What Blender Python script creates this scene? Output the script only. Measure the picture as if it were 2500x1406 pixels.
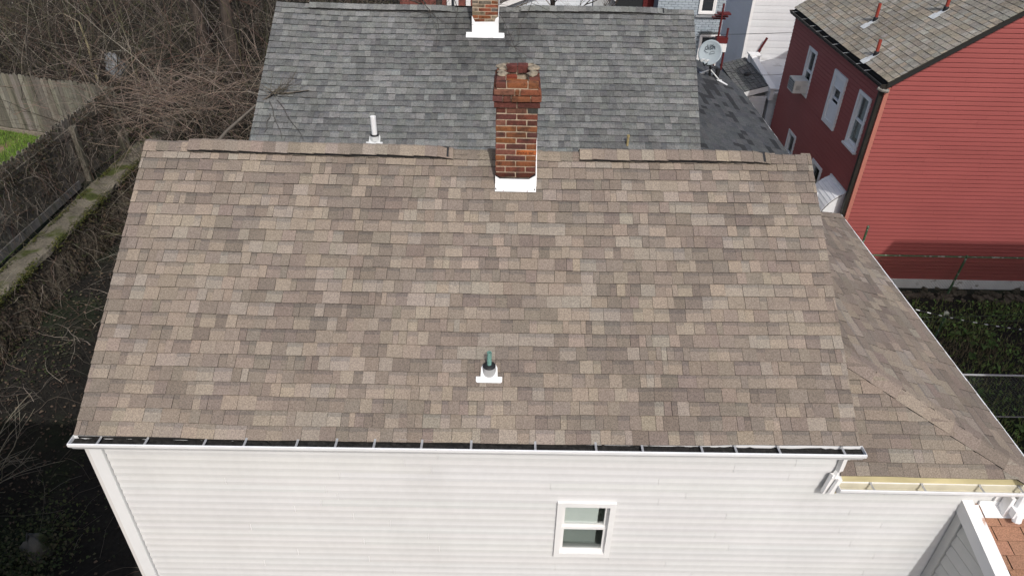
import bpy, math, random
import numpy as np
from mathutils import Vector, Matrix

# ------------------------------------------------------------------ camera, sky, sun
for o in list(bpy.data.objects):
    bpy.data.objects.remove(o, do_unlink=True)
SC = bpy.context.scene
COL = SC.collection
R = math.radians
CAM = Vector((0.0, 0.0, 10.8))
YAW, PITCH, ROLL, FPX = 0.0072, 0.60622, -0.02352, 1762.8


def camera_axes():
    f0 = Vector((math.sin(YAW), math.cos(YAW), 0))
    r0 = Vector((math.cos(YAW), -math.sin(YAW), 0))
    dn = Vector((0, 0, -1))
    f = f0 * math.cos(PITCH) + dn * math.sin(PITCH)
    d = -f0 * math.sin(PITCH) + dn * math.cos(PITCH)
    r = r0 * math.cos(ROLL) + d * math.sin(ROLL)
    d2 = -r0 * math.sin(ROLL) + d * math.cos(ROLL)
    return r, d2, f


cam = bpy.data.objects.new('camera', bpy.data.cameras.new('camera'))
COL.objects.link(cam)
_r, _d, _f = camera_axes()
m = Matrix.Identity(4)
for i in range(3):
    m[i][0], m[i][1], m[i][2] = _r[i], -_d[i], -_f[i]
    m[i][3] = CAM[i]
cam.matrix_world = m
cam.data.sensor_width = 36.0
cam.data.lens = FPX / 2500 * 36.0
cam.data.clip_end = 1000
cam.data.clip_start = 0.05
SC.camera = cam

SUN_AZ, SUN_EL = R(15), R(47)
to_sun = Vector((math.sin(SUN_AZ) * math.cos(SUN_EL), -math.cos(SUN_AZ) * math.cos(SUN_EL), math.sin(SUN_EL)))
W = bpy.data.worlds.new('World')
SC.world = W
W.use_nodes = True
nt = W.node_tree
nt.nodes.clear()
sky = nt.nodes.new('ShaderNodeTexSky')
sky.sky_type = 'NISHITA'
sky.sun_disc = False
sky.sun_elevation = SUN_EL
sky.sun_rotation = math.pi - SUN_AZ
sky.air_density = 1.0
sky.dust_density = 3.5
sky.ozone_density = 0.6
bg = nt.nodes.new('ShaderNodeBackground')
bg.inputs['Strength'].default_value = 0.15
wo = nt.nodes.new('ShaderNodeOutputWorld')
nt.links.new(sky.outputs[0], bg.inputs[0])
nt.links.new(bg.outputs[0], wo.inputs[0])
sun = bpy.data.lights.new('sun', 'SUN')
sun.energy = 2.7
sun.angle = R(0.6)
sun.color = (1.0, 0.985, 0.96)
so = bpy.data.objects.new('sun', sun)
COL.objects.link(so)
so.location = (-2, -10, 30)
so.rotation_euler = (-to_sun).to_track_quat('-Z', 'Y').to_euler()
SC.view_settings.view_transform = 'Standard'
SC.view_settings.look = 'None'
SC.view_settings.exposure = -0.06
SC.view_settings.gamma = 1.0
SC.view_settings.use_curve_mapping = False
SC.render.engine = 'CYCLES'
SC.cycles.use_denoising = True
SC.cycles.max_bounces = 6
SC.cycles.transparent_max_bounces = 12


# ------------------------------------------------------------------ materials
def mat(name, col=(0.5, 0.5, 0.5), rough=0.8, metal=0.0, tint=False, noise=(), bump=None, stretch=None, spec=0.3,
        alt=None, coat=0.0):
    """noise: list of (scale, amount, detail); multiplies the base colour by 1 +- amount. alt: (colour, scale, lo, hi) noise-masked second colour."""
    M = bpy.data.materials.new(name)
    M.use_nodes = True
    t = M.node_tree
    b = t.nodes['Principled BSDF']
    b.inputs['Roughness'].default_value = rough
    b.inputs['Metallic'].default_value = metal
    b.inputs['Specular IOR Level'].default_value = spec
    L = t.links.new
    geo = t.nodes.new('ShaderNodeNewGeometry')
    vec = geo.outputs['Position']
    if stretch:
        mp = t.nodes.new('ShaderNodeMapping')
        mp.inputs['Scale'].default_value = stretch
        L(vec, mp.inputs['Vector'])
        vec = mp.outputs[0]
    if tint:
        at = t.nodes.new('ShaderNodeAttribute')
        at.attribute_name = 'tint'
        cur = at.outputs['Color']
    else:
        rgb = t.nodes.new('ShaderNodeRGB')
        rgb.outputs[0].default_value = (*col, 1)
        cur = rgb.outputs[0]
    if alt:
        ac, sc_, lo, hi = alt
        n = t.nodes.new('ShaderNodeTexNoise')
        n.inputs['Scale'].default_value = sc_
        n.inputs['Detail'].default_value = 6
        L(vec, n.inputs['Vector'])
        mr = t.nodes.new('ShaderNodeMapRange')
        mr.inputs[1].default_value, mr.inputs[2].default_value = lo, hi
        L(n.outputs['Fac'], mr.inputs[0])
        mx = t.nodes.new('ShaderNodeMix')
        mx.data_type = 'RGBA'
        L(mr.outputs[0], mx.inputs[0])
        L(cur, mx.inputs[6])
        mx.inputs[7].default_value = (*ac, 1)
        cur = mx.outputs[2]
    for (s, a, det) in noise:
        n = t.nodes.new('ShaderNodeTexNoise')
        n.inputs['Scale'].default_value = s
        n.inputs['Detail'].default_value = det
        L(vec, n.inputs['Vector'])
        mr = t.nodes.new('ShaderNodeMapRange')
        mr.inputs[1].default_value, mr.inputs[2].default_value = 0.3, 0.7
        mr.inputs[3].default_value, mr.inputs[4].default_value = 1 - a, 1 + a
        L(n.outputs['Fac'], mr.inputs[0])
        v = t.nodes.new('ShaderNodeVectorMath')
        v.operation = 'SCALE'
        L(cur, v.inputs[0])
        L(mr.outputs[0], v.inputs['Scale'])
        cur = v.outputs[0]
    L(cur, b.inputs['Base Color'])
    if bump:
        n = t.nodes.new('ShaderNodeTexNoise')
        n.inputs['Scale'].default_value = bump[0]
        n.inputs['Detail'].default_value = 4
        L(vec, n.inputs['Vector'])
        bp = t.nodes.new('ShaderNodeBump')
        bp.inputs['Strength'].default_value = bump[1]
        bp.inputs['Distance'].default_value = bump[2]
        L(n.outputs['Fac'], bp.inputs['Height'])
        L(bp.outputs[0], b.inputs['Normal'])
    return M


def glass_mat(name, tint=(0.75, 0.85, 0.82), refl=0.22):
    M = bpy.data.materials.new(name)
    M.use_nodes = True
    t = M.node_tree
    t.nodes.clear()
    out = t.nodes.new('ShaderNodeOutputMaterial')
    tr = t.nodes.new('ShaderNodeBsdfTransparent')
    tr.inputs[0].default_value = (*tint, 1)
    gl = t.nodes.new('ShaderNodeBsdfGlossy')
    gl.inputs['Roughness'].default_value = 0.03
    mx = t.nodes.new('ShaderNodeMixShader')
    mx.inputs[0].default_value = refl * 0.5
    t.links.new(tr.outputs[0], mx.inputs[1])
    t.links.new(gl.outputs[0], mx.inputs[2])
    t.links.new(mx.outputs[0], out.inputs[0])
    return M


M_SHIN = mat('shingle_granules', tint=True, rough=0.92, spec=0.15, noise=[(75, 0.26, 2), (230, 0.22, 1), (0.9, 0.07, 3)], bump=(160, 0.35, 0.004))
M_SHING = mat('grey_shingle_granules', tint=True, rough=0.92, spec=0.15, noise=[(38, 0.26, 4), (150, 0.18, 1), (0.8, 0.08, 3), (11, 0.12, 4)], bump=(140, 0.35, 0.004))
M_DECK = mat('roof_felt', (0.022, 0.021, 0.02), rough=0.95)
M_VINYL = mat('white_vinyl', tint=True, rough=0.5, noise=[(1.2, 0.03, 3), (14, 0.02, 3)], stretch=(1.0, 1, 0.55), alt=((0.40, 0.39, 0.37), 1.1, 0.55, 1.9))
M_VPLAIN = mat('white_trim', (0.76, 0.75, 0.735), rough=0.45, noise=[(3, 0.04, 4)])
M_WALUM = mat('white_aluminium', (0.80, 0.80, 0.80), rough=0.38, noise=[(5, 0.05, 4)], spec=0.5)
M_FLASH = mat('painted_flashing', (0.83, 0.83, 0.83), rough=0.4, noise=[(9, 0.06, 5)], spec=0.5)
M_GUTIN = mat('gutter_dirt', (0.018, 0.017, 0.016), rough=0.9, noise=[(30, 0.5, 4)], bump=(40, 0.6, 0.02))
M_TAN = mat('yellowed_wood', (0.54, 0.47, 0.27), rough=0.7, noise=[(6, 0.16, 4)], stretch=(0.4, 1, 1))
M_GALV = mat('galvanised', (0.40, 0.40, 0.40), rough=0.45, metal=0.25, noise=[(12, 0.1, 4)])
M_RUBBER = mat('black_rubber', (0.018, 0.018, 0.019), rough=0.55)
M_COPPER = mat('green_copper', (0.16, 0.31, 0.27), rough=0.7, noise=[(40, 0.25, 5)], alt=((0.09, 0.13, 0.11), 60, 0.52, 0.7))
M_PVC = mat('white_pvc', (0.80, 0.80, 0.79), rough=0.4)
M_BRICK = mat('old_brick', tint=True, rough=0.9, spec=0.15, noise=[(30, 0.25, 5), (140, 0.22, 3)], bump=(70, 0.7, 0.008), alt=((0.035, 0.022, 0.018), 9, 0.50, 0.78))
M_MORT = mat('mortar', (0.40, 0.32, 0.235), rough=0.95, noise=[(25, 0.2, 5), (120, 0.15, 2)], bump=(60, 0.6, 0.006), alt=((0.16, 0.13, 0.10), 6, 0.55, 0.75))
M_MORTD = mat('old_mortar', (0.27, 0.225, 0.165), rough=0.95, noise=[(30, 0.3, 5)], bump=(40, 0.9, 0.012), alt=((0.09, 0.075, 0.055), 11, 0.5, 0.7))
M_SOOT = mat('soot', (0.012, 0.011, 0.010), rough=1)
M_RED = mat('red_vinyl', tint=True, rough=0.55, noise=[(0.8, 0.05, 3), (18, 0.03, 3)], stretch=(1, 1, 2.5))
M_BROWN = mat('dark_bronze', (0.028, 0.025, 0.021), rough=0.45, noise=[(5, 0.2, 4)])
M_SALMON = mat('salmon_trim', (0.43, 0.16, 0.12), rough=0.6, noise=[(4, 0.05, 3)])
M_REDPIPE = mat('red_pipe', (0.27, 0.045, 0.03), rough=0.55, noise=[(20, 0.12, 4)])
M_PLATE = mat('dusty_flashing', (0.55, 0.56, 0.55), rough=0.6, noise=[(14, 0.15, 4)])
M_DARK = mat('dark_interior', (0.02, 0.022, 0.024), rough=0.9)
M_CURT = mat('curtain', (0.42, 0.46, 0.46), rough=0.9, noise=[(3, 0.1, 2)])
M_BLIND = mat('blind', (0.60, 0.64, 0.61), rough=0.6)
M_SCREEN = mat('insect_screen', (0.10, 0.11, 0.11), rough=0.9)
M_GLASS = glass_mat('window_glass', (0.955, 0.97, 0.963), 0.28)
M_PANE = mat('dark_pane', (0.03, 0.035, 0.04), rough=0.08, spec=0.6)
M_GLASSD = glass_mat('dark_window_glass', (0.80, 0.84, 0.85), 0.22)
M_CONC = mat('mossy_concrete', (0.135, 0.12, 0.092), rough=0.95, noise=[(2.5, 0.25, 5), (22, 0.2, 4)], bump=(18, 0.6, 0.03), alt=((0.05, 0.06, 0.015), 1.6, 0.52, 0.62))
M_CONCD = mat('dark_stone', (0.080, 0.066, 0.048), rough=0.95, noise=[(2.0, 0.35, 5), (20, 0.25, 4)], bump=(7, 0.9, 0.09))  # wall face's own darkness and its shade both go into this colour
M_WOOD = mat('weathered_wood', tint=True, rough=0.9, spec=0.15, noise=[(7, 0.22, 5), (40, 0.2, 3)], stretch=(3, 3, 0.35), alt=((0.055, 0.06, 0.035), 1.2, 0.52, 0.75))
M_STEM = mat('bare_stems', tint=True, rough=0.85, noise=[(8, 0.2, 3)])
M_BARK = mat('bark', (0.060, 0.047, 0.038), rough=0.95, noise=[(8, 0.35, 5)], stretch=(2, 2, 0.5), bump=(20, 0.8, 0.03))
M_BARKP = mat('pale_bark', (0.16, 0.135, 0.08), rough=0.95, noise=[(8, 0.3, 5)], bump=(20, 0.8, 0.02))
M_SOIL = mat('soil', (0.013, 0.0115, 0.009), rough=1, noise=[(1.3, 0.3, 5), (14, 0.35, 5)], bump=(9, 0.8, 0.05), alt=((0.012, 0.017, 0.007), 0.5, 0.5, 0.62))
M_LEAF = mat('leaf_scatter', tint=True, rough=0.85)
M_GRASS = mat('grass_blades', tint=True, rough=0.8)
M_GREENP = mat('green_painted_steel', (0.05, 0.10, 0.05), rough=0.6, noise=[(20, 0.3, 4)], alt=((0.30, 0.31, 0.26), 14, 0.56, 0.62))
M_WIRE = mat('steel_wire', (0.22, 0.23, 0.22), rough=0.5, metal=0.3)
M_WIREG = mat('green_wire', (0.055, 0.08, 0.045), rough=0.6)
M_CABLE = mat('black_cable', (0.015, 0.015, 0.015), rough=0.6)
M_CABW = mat('white_cable_wrap', (0.6, 0.6, 0.58), rough=0.6)
M_DISH = mat('dish_grey', (0.36, 0.41, 0.43), rough=0.5, noise=[(4, 0.04, 3)])
M_PRINT = mat('dark_print', (0.05, 0.06, 0.07), rough=0.6)
M_BLUE = mat('blue_painted_brick', tint=True, rough=0.8, noise=[(6, 0.1, 4)])
M_MAROON = mat('maroon_paint', (0.10, 0.014, 0.014), rough=0.55)
M_FLATR = mat('white_membrane', (0.60, 0.60, 0.60), rough=0.6, noise=[(1.5, 0.08, 4)], alt=((0.36, 0.35, 0.34), 2.2, 0.60, 0.74))
M_BAG = mat('grey_bag', (0.20, 0.21, 0.22), rough=0.4, bump=(10, 0.8, 0.05))
M_PLINTH = mat('white_plinth', (0.66, 0.66, 0.64), rough=0.85, noise=[(4, 0.1, 4)], alt=((0.3, 0.28, 0.25), 7, 0.6, 0.7))
M_AC = mat('beige_plastic', (0.58, 0.57, 0.53), rough=0.5, noise=[(8, 0.08, 4)])
M_HOUSEB = mat('plain_brick_wall', (0.22, 0.12, 0.09), rough=0.9, noise=[(6, 0.2, 4)])


# ------------------------------------------------------------------ mesh helpers
class MB:
    def __init__(self):
        self.v, self.f, self.c = [], [], []

    def add(self, vs, fs, col=(0.5, 0.5, 0.5)):
        n = len(self.v)
        self.v += [tuple(p) for p in vs]
        self.f += [tuple(i + n for i in f) for f in fs]
        self.c += list(col) if isinstance(col, list) else [col] * len(vs)

    def box(self, lo, hi, col=(0.5, 0.5, 0.5), M=None):
        x0, y0, z0 = lo
        x1, y1, z1 = hi
        vs = [Vector(p) for p in ((x0, y0, z0), (x1, y0, z0), (x1, y1, z0), (x0, y1, z0), (x0, y0, z1), (x1, y0, z1), (x1, y1, z1), (x0, y1, z1))]
        if M is not None:
            vs = [M @ p for p in vs]
        self.add(vs, [(0, 3, 2, 1), (4, 5, 6, 7), (0, 1, 5, 4), (1, 2, 6, 5), (2, 3, 7, 6), (3, 0, 4, 7)], col)

    def tube(self, pts, radii, sides=6, col=(0.5, 0.5, 0.5), caps=True):
        pts = [Vector(p) for p in pts]
        if not isinstance(radii, (list, tuple)):
            radii = [radii] * len(pts)
        vs, fs = [], []
        prev = None
        for i, p in enumerate(pts):
            t = (pts[min(i + 1, len(pts) - 1)] - pts[max(i - 1, 0)])
            t = t.normalized() if t.length > 1e-9 else Vector((0, 0, 1))
            if prev is None:
                a = t.orthogonal().normalized()
            else:
                a = prev - t * prev.dot(t)
                a = a.normalized() if a.length > 1e-6 else t.orthogonal().normalized()
            prev = a
            b = t.cross(a)
            for k in range(sides):
                an = 2 * math.pi * k / sides
                vs.append(p + (a * math.cos(an) + b * math.sin(an)) * radii[i])
        for i in range(len(pts) - 1):
            for k in range(sides):
                k2 = (k + 1) % sides
                fs.append((i * sides + k, i * sides + k2, (i + 1) * sides + k2, (i + 1) * sides + k))
        if caps and sides > 2:
            fs.append(tuple(range(sides - 1, -1, -1)))
            fs.append(tuple((len(pts) - 1) * sides + k for k in range(sides)))
        self.add(vs, fs, col)

    def lathe(self, prof, base, axis=(0, 0, 1), seg=20, col=(0.5, 0.5, 0.5)):
        ax = Vector(axis).normalized()
        a = ax.orthogonal().normalized()
        b = ax.cross(a)
        base = Vector(base)
        vs, fs = [], []
        for (r, h) in prof:
            for k in range(seg):
                an = 2 * math.pi * k / seg
                vs.append(base + ax * h + (a * math.cos(an) + b * math.sin(an)) * r)
        for i in range(len(prof) - 1):
            for k in range(seg):
                k2 = (k + 1) % seg
                fs.append((i * seg + k, i * seg + k2, (i + 1) * seg + k2, (i + 1) * seg + k))
        self.add(vs, fs, col)

    def prism(self, poly, off, col=(0.5, 0.5, 0.5)):
        n = len(poly)
        a = [Vector(p) for p in poly]
        off = Vector(off)
        vs = a + [p + off for p in a]
        fs = [tuple(range(n - 1, -1, -1)), tuple(range(n, 2 * n))]
        fs += [(i, (i + 1) % n, n + (i + 1) % n, n + i) for i in range(n)]
        self.add(vs, fs, col)

    def sweep(self, prof, A, B, out, up, t=0.004, col=(0.5, 0.5, 0.5)):
        """thick open profile (list of (out, up)) swept from A to B"""
        q = [Vector((a, b)) for a, b in prof]
        inner = []
        for i, p in enumerate(q):
            d = (q[min(i + 1, len(q) - 1)] - q[max(i - 1, 0)]).normalized()
            inner.append(p + Vector((-d.y, d.x)) * t)
        loop = q + inner[::-1]
        out, up = Vector(out), Vector(up)
        pl = [Vector(A) + out * p.x + up * p.y for p in loop]
        n = len(pl)
        off = Vector(B) - Vector(A)
        vs = pl + [p + off for p in pl]
        fs = [(i, (i + 1) % n, n + (i + 1) % n, n + i) for i in range(n)]
        h = len(q)
        for i in range(h - 1):
            j, j2 = n - 1 - i, n - 2 - i
            fs.append((i, j, j2, i + 1))
            fs.append((n + i, n + i + 1, n + j2, n + j))
        self.add(vs, fs, col)

    def build(self, name, material, parent=None, smooth=False, kind=None, label=None):
        me = bpy.data.meshes.new(name)
        me.from_pydata(self.v, [], self.f)
        if self.c:
            at = me.attributes.new('tint', 'FLOAT_COLOR', 'POINT')
            buf = np.ones((len(self.v), 4), dtype=np.float32)
            buf[:, :3] = np.array(self.c, dtype=np.float32)
            at.data.foreach_set('color', buf.ravel())
        me.materials.append(material)
        if smooth:
            me.polygons.foreach_set('use_smooth', [True] * len(me.polygons))
        me.update()
        o = bpy.data.objects.new(name, me)
        COL.objects.link(o)
        if parent is not None:
            attach(o, parent)
        if kind:
            o['kind'] = kind
        if label:
            o['label'] = label
        return o


def base_of(o):
    p = Vector(o.get('_base', (0, 0, 0)))
    return p


ROOTLOC = {}


def attach(o, parent):
    o.parent = parent
    o.matrix_parent_inverse = Matrix.Translation(-Vector(ROOTLOC.get(parent.name, (0, 0, 0))))


def thing(name, label, cat, loc, group=None):
    o = bpy.data.objects.new(name, None)
    o.empty_display_size = 0.2
    COL.objects.link(o)
    o.location = loc
    ROOTLOC[o.name] = tuple(loc)
    o['label'] = label
    o['category'] = cat
    if group:
        o['group'] = group
    return o


def tag(o, label, cat, group=None):
    o['label'] = label
    o['category'] = cat
    if group:
        o['group'] = group
    return o


def jit(c, rnd, a=0.06, h=0.015):
    k = 1 + rnd.uniform(-a, a)
    return tuple(max(0.004, x * k * (1 + rnd.uniform(-h, h))) for x in c)


def mul(c, k):
    return tuple(x * k for x in c)


# ------------------------------------------------------------------ shingles
def gen_slope(O, U, S, n_courses, ulim, palette, seed, e=0.1431, t=0.011, slen=None, warp=None, widths=(0.10, 0.30), band=True,
              stain_or_shade=None, gap=0.004, edge=(0.03, 0.027, 0.024), tab3=False, wob=0.004, dark=None):
    rnd = random.Random(seed)
    O, U, S = Vector(O), Vector(U).normalized(), Vector(S).normalized()
    N = U.cross(S).normalized()
    if N.z < 0:
        N = -N
    out = []
    for k in range(n_courses):
        s0 = k * e
        s1 = s0 + e * 1.12
        if slen:
            s1 = min(s1, slen)
            if s0 > slen - 0.02:
                break
        a0, b0 = ulim(s0)
        a1, b1 = ulim(s1)
        lo, hi = min(a0, a1), max(b0, b1)
        ph = [rnd.uniform(0, 6.28) for _ in range(3)]

        def wv(u):
            return wob * (math.sin(u * 1.7 + ph[0]) + 0.6 * math.sin(u * 4.3 + ph[1]) + 0.4 * math.sin(u * 9 + ph[2]))
        u = lo - rnd.uniform(0, widths[1])
        raised = rnd.random() < 0.5
        prevc = None
        while u < hi:
            w = rnd.uniform(*widths)
            if tab3:
                w = widths[0] + rnd.uniform(-0.004, 0.004)
            ua, ub = u, u + w
            u = ub
            raised = not raised if rnd.random() < 0.85 else raised
            if not tab3 and not raised:
                pass
            c = rnd.choice(palette)
            if prevc is not None and rnd.random() < 0.25:
                c = prevc
            prevc = c
            c = jit(c, rnd, 0.07, 0.02)
            th = t * (1.25 if raised else 0.8) + rnd.uniform(0, 0.0025)
            g = gap * (1 if (raised or tab3) else 0.35) * rnd.uniform(0.4, 1.3)
            levels = [s0, s1]
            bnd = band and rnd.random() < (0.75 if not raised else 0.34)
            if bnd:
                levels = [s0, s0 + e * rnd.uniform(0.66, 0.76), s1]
            rows = []
            ok = True
            for s in levels:
                la, lb = ulim(min(s, slen) if slen else s)
                x0, x1 = max(ua + g * 0.5, la), min(ub - g * 0.5, lb)
                if x1 - x0 < 0.003:
                    x1 = x0 = max(min((x0 + x1) / 2, lb), la)
                rows.append((s, x0, x1))
            if rows[0][2] - rows[0][1] < 0.01 and rows[-1][2] - rows[-1][1] < 0.01:
                continue
            if stain_or_shade:
                c = mul(c, stain_or_shade(O + U * ((ua + ub) / 2) + S * s0))
            vs, cs = [], []

            def P(uu, ss, nn):
                p = O + U * uu + S * (ss + wv(uu)) + N * nn
                if warp:
                    p = p + Vector((0, 0, warp(p)))
                vs.append(p)
            for (s, x0, x1) in rows:
                f = (s - s0) / (s1 - s0)
                P(x0, s, th * (1 - f) + 0.0015)
                P(x1, s, th * (1 - f) + 0.0015)
            nr = len(rows)
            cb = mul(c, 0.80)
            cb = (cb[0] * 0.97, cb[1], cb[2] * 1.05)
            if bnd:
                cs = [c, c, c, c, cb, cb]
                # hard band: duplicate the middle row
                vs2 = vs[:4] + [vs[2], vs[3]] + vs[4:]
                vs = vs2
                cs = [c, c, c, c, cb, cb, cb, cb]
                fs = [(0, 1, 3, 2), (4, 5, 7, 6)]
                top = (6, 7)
            else:
                cs = [c] * 4
                fs = [(0, 1, 3, 2)]
                top = (2, 3)
            b = len(vs)
            P(rows[0][1], s0, -0.004)
            P(rows[0][2], s0, -0.004)
            vs += [vs[0], vs[1]]
            cs += [edge] * 4
            fs += [(b, b + 1, b + 3, b + 2)]
            # sides
            b2 = len(vs)
            vs += [vs[0], vs[top[0]], vs[b], vs[1], vs[top[1]], vs[b + 1]]
            cs += [edge] * 6
            fs += [(b2, b2 + 1, b2 + 2), (b2 + 4, b2 + 3, b2 + 5)]
            ctr = (vs[0] + vs[1] + vs[2] + vs[3]) / 4
            d = ctr - CAM
            area = max(0.0, (rows[0][2] - rows[0][1]) * e) * max(0.0, -d.normalized().dot(N)) / d.length_squared
            out.append((area, vs, fs, cs, ctr))
    return out


def in_view(p, mx=0.02):
    d = p - CAM
    z = d.dot(_f)
    if z < 0.1:
        return False
    x, y = d.dot(_r) / z * FPX / 2500, d.dot(_d) / z * FPX / 2500
    return abs(x) < 0.5 + mx and abs(y) < 0.281 + mx


def place_shingles(groups, n_parts, material):
    """groups: list of (pieces, parent, visible). The n largest in view become parts, the rest one joined part per parent."""
    allp = []
    for gi, (pcs, par, vis) in enumerate(groups):
        for p in pcs:
            allp.append((p[0] if (vis and in_view(p[4])) else 0.0, gi, p))
    allp.sort(key=lambda q: -q[0])
    rest = {}
    for i, (a, gi, p) in enumerate(allp):
        if i < n_parts and a > 0:
            b = MB()
            b.add(p[1], p[2], p[3])
            b.build('shingle', material, groups[gi][1])
        else:
            rest.setdefault(gi, MB()).add(p[1], p[2], p[3])
    for gi, b in rest.items():
        b.build('shingle_field', material, groups[gi][1], kind='stuff')


def ridge_caps(A, B, d1, d2, palette, seed, parent, material, name='ridge_shingle', e=0.143, w=0.15, lift=0.012, warp=None, edge=(0.02, 0.018, 0.016), t=0.008):
    """bent cap shingles from A to B; d1/d2 unit vectors down each slope"""
    rnd = random.Random(seed)
    A, B, d1, d2 = Vector(A), Vector(B), Vector(d1).normalized(), Vector(d2).normalized()
    L = (B - A).length
    ax = (B - A).normalized()
    n = int(L / e)
    for i in range(n + 1):
        s0, s1 = i * e, min((i + 1) * e + 0.02, L)
        if s1 - s0 < 0.02:
            continue
        c = jit(rnd.choice(palette), rnd, 0.08, 0.02)
        ww = w + rnd.uniform(-0.004, 0.004)
        vs = []
        for (s, h) in ((s0, t), (s1, 0.001)):
            for (dv, q) in ((d1, ww), (d1, ww * 0.12), (d2, ww * 0.12), (d2, ww)):
                p = A + ax * s + dv * q + Vector((0, 0, lift + h))
                if warp:
                    p.z += warp(p)
                vs.append(p)
        lo = [p - Vector((0, 0, t + 0.004)) for p in vs]
        n8 = len(vs)
        allv = vs + vs + lo
        cs = [c] * n8 + [edge] * (2 * n8)
        fs = [(0, 1, 5, 4), (1, 2, 6, 5), (2, 3, 7, 6)]
        fs += [(8 + 0, 16 + 0, 16 + 1, 8 + 1), (8 + 1, 16 + 1, 16 + 2, 8 + 2), (8 + 2, 16 + 2, 16 + 3, 8 + 3)]
        fs += [(8 + 4, 16 + 4, 16 + 0, 8 + 0), (8 + 3, 16 + 3, 16 + 7, 8 + 7)]
        fs += [(8 + 5, 16 + 5, 16 + 4, 8 + 4), (8 + 6, 16 + 6, 16 + 5, 8 + 5), (8 + 7, 16 + 7, 16 + 6, 8 + 6)]
        b = MB()
        b.add(allv, fs, cs)
        b.build(name, material, parent)


# ------------------------------------------------------------------ siding
PROF_LAP = [(0.0, 0.0), (0.0, 0.011), (0.55, 0.009), (0.78, 0.005), (1.0, 0.0015)]
PROF_DUTCH = [(0.0, -0.004), (0.0, 0.0105), (0.40, 0.0100), (0.62, 0.0060), (0.93, 0.0020), (1.0, -0.004)]
PROF_DUTCH2 = [(0.0, 0.0), (0.0, 0.006), (0.45, 0.0058), (0.7, 0.0045), (1.0, 0.003)]
PROF_RED = [(0.0, -0.022), (0.0, 0.016), (0.45, 0.011), (0.87, 0.003), (0.90, -0.022), (1.0, -0.022)]


def siding(parent, O, U, NRM, urange, z0, z1, col, seed, material, h=0.108, prof=PROF_LAP, prof2=None, holes=(), pitch=(3.3, 3.8), name='siding_board', var=0.03, edge=None,
           hidden_stuff=None):
    """lapped boards. O is the origin at z=0; urange(z)->(u0,u1); holes (u0,u1,z0,z1)."""
    rnd = random.Random(seed)
    O, U, NRM = Vector(O), Vector(U), Vector(NRM)
    up = Vector((0, 0, 1))
    z = z0
    flip = U.cross(up).dot(NRM) < 0
    prof_a, prof_b, row_i = prof, prof2 or prof, 0
    while z < z1 - 0.01:
        prof = prof_b if row_i % 2 else prof_a
        row_i += 1
        hh = min(h, z1 - z)
        zl, zh = z, z + hh
        a0, b0 = urange(zl)
        a1, b1 = urange(zh)
        spans = [(min(a0, a1), max(b0, b1))]
        zc = (zl + zh) / 2
        for (hu0, hu1, hz0, hz1) in holes:
            if hz0 < zc < hz1:
                ns = []
                for (a, b) in spans:
                    if hu1 <= a or hu0 >= b:
                        ns.append((a, b))
                    else:
                        if hu0 > a:
                            ns.append((a, hu0))
                        if hu1 < b:
                            ns.append((hu1, b))
                spans = ns
        for (a, b) in spans:
            u = a
            first = True
            while u < b - 0.005:
                w = rnd.uniform(*pitch) * (rnd.uniform(0.3, 1) if first else 1)
                first = False
                ue = min(b, u + w)
                if b - ue < 0.35:
                    ue = b
                c = jit(col, rnd, var, 0.006)
                ec = edge or mul(c, 0.9)
                vs, fs, cs = [], [], []
                ends = []
                for side, uu in ((0, u), (1, ue - 0.002)):
                    for (fz, fn) in prof:
                        zz = zl + fz * hh
                        la = a0 + (a1 - a0) * fz
                        lb = b0 + (b1 - b0) * fz
                        ux = min(max(uu, la), lb)
                        vs.append(O + U * ux + up * zz + NRM * (fn if not (side and fn > 0) else fn - 0.0008))
                        cs.append(c)
                n = len(prof)
                for i in range(n - 1):
                    q = (i, i + n, i + 1 + n, i + 1)
                    fs.append(q[::-1] if flip else q)
                # end faces
                fs.append(tuple(range(n)))
                fs.append(tuple(range(2 * n - 1, n - 1, -1)))
                mb = MB()
                mb.add(vs, fs, cs)
                mb.build(name, material, parent)
                u = ue
        z += h


def text_mesh(name, cu):
    """flat lettering as a plain mesh object"""
    tmp = bpy.data.objects.new('tmp_text', cu)
    me = bpy.data.meshes.new_from_object(tmp)
    bpy.data.objects.remove(tmp)
    bpy.data.curves.remove(cu)
    o = bpy.data.objects.new(name, me)
    COL.objects.link(o)
    return o


def quad_prism(mb, p, off, col=(0.5, 0.5, 0.5)):
    mb.prism(p, off, col)


# ------------------------------------------------------------------ windows
def frame_M(O, U, NRM):
    U, NRM = Vector(U), Vector(NRM)
    up = Vector((0, 0, 1))
    M = Matrix.Identity(4)
    for i in range(3):
        M[i][0], M[i][1], M[i][2], M[i][3] = U[i], up[i], NRM[i], O[i]
    return M


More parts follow.
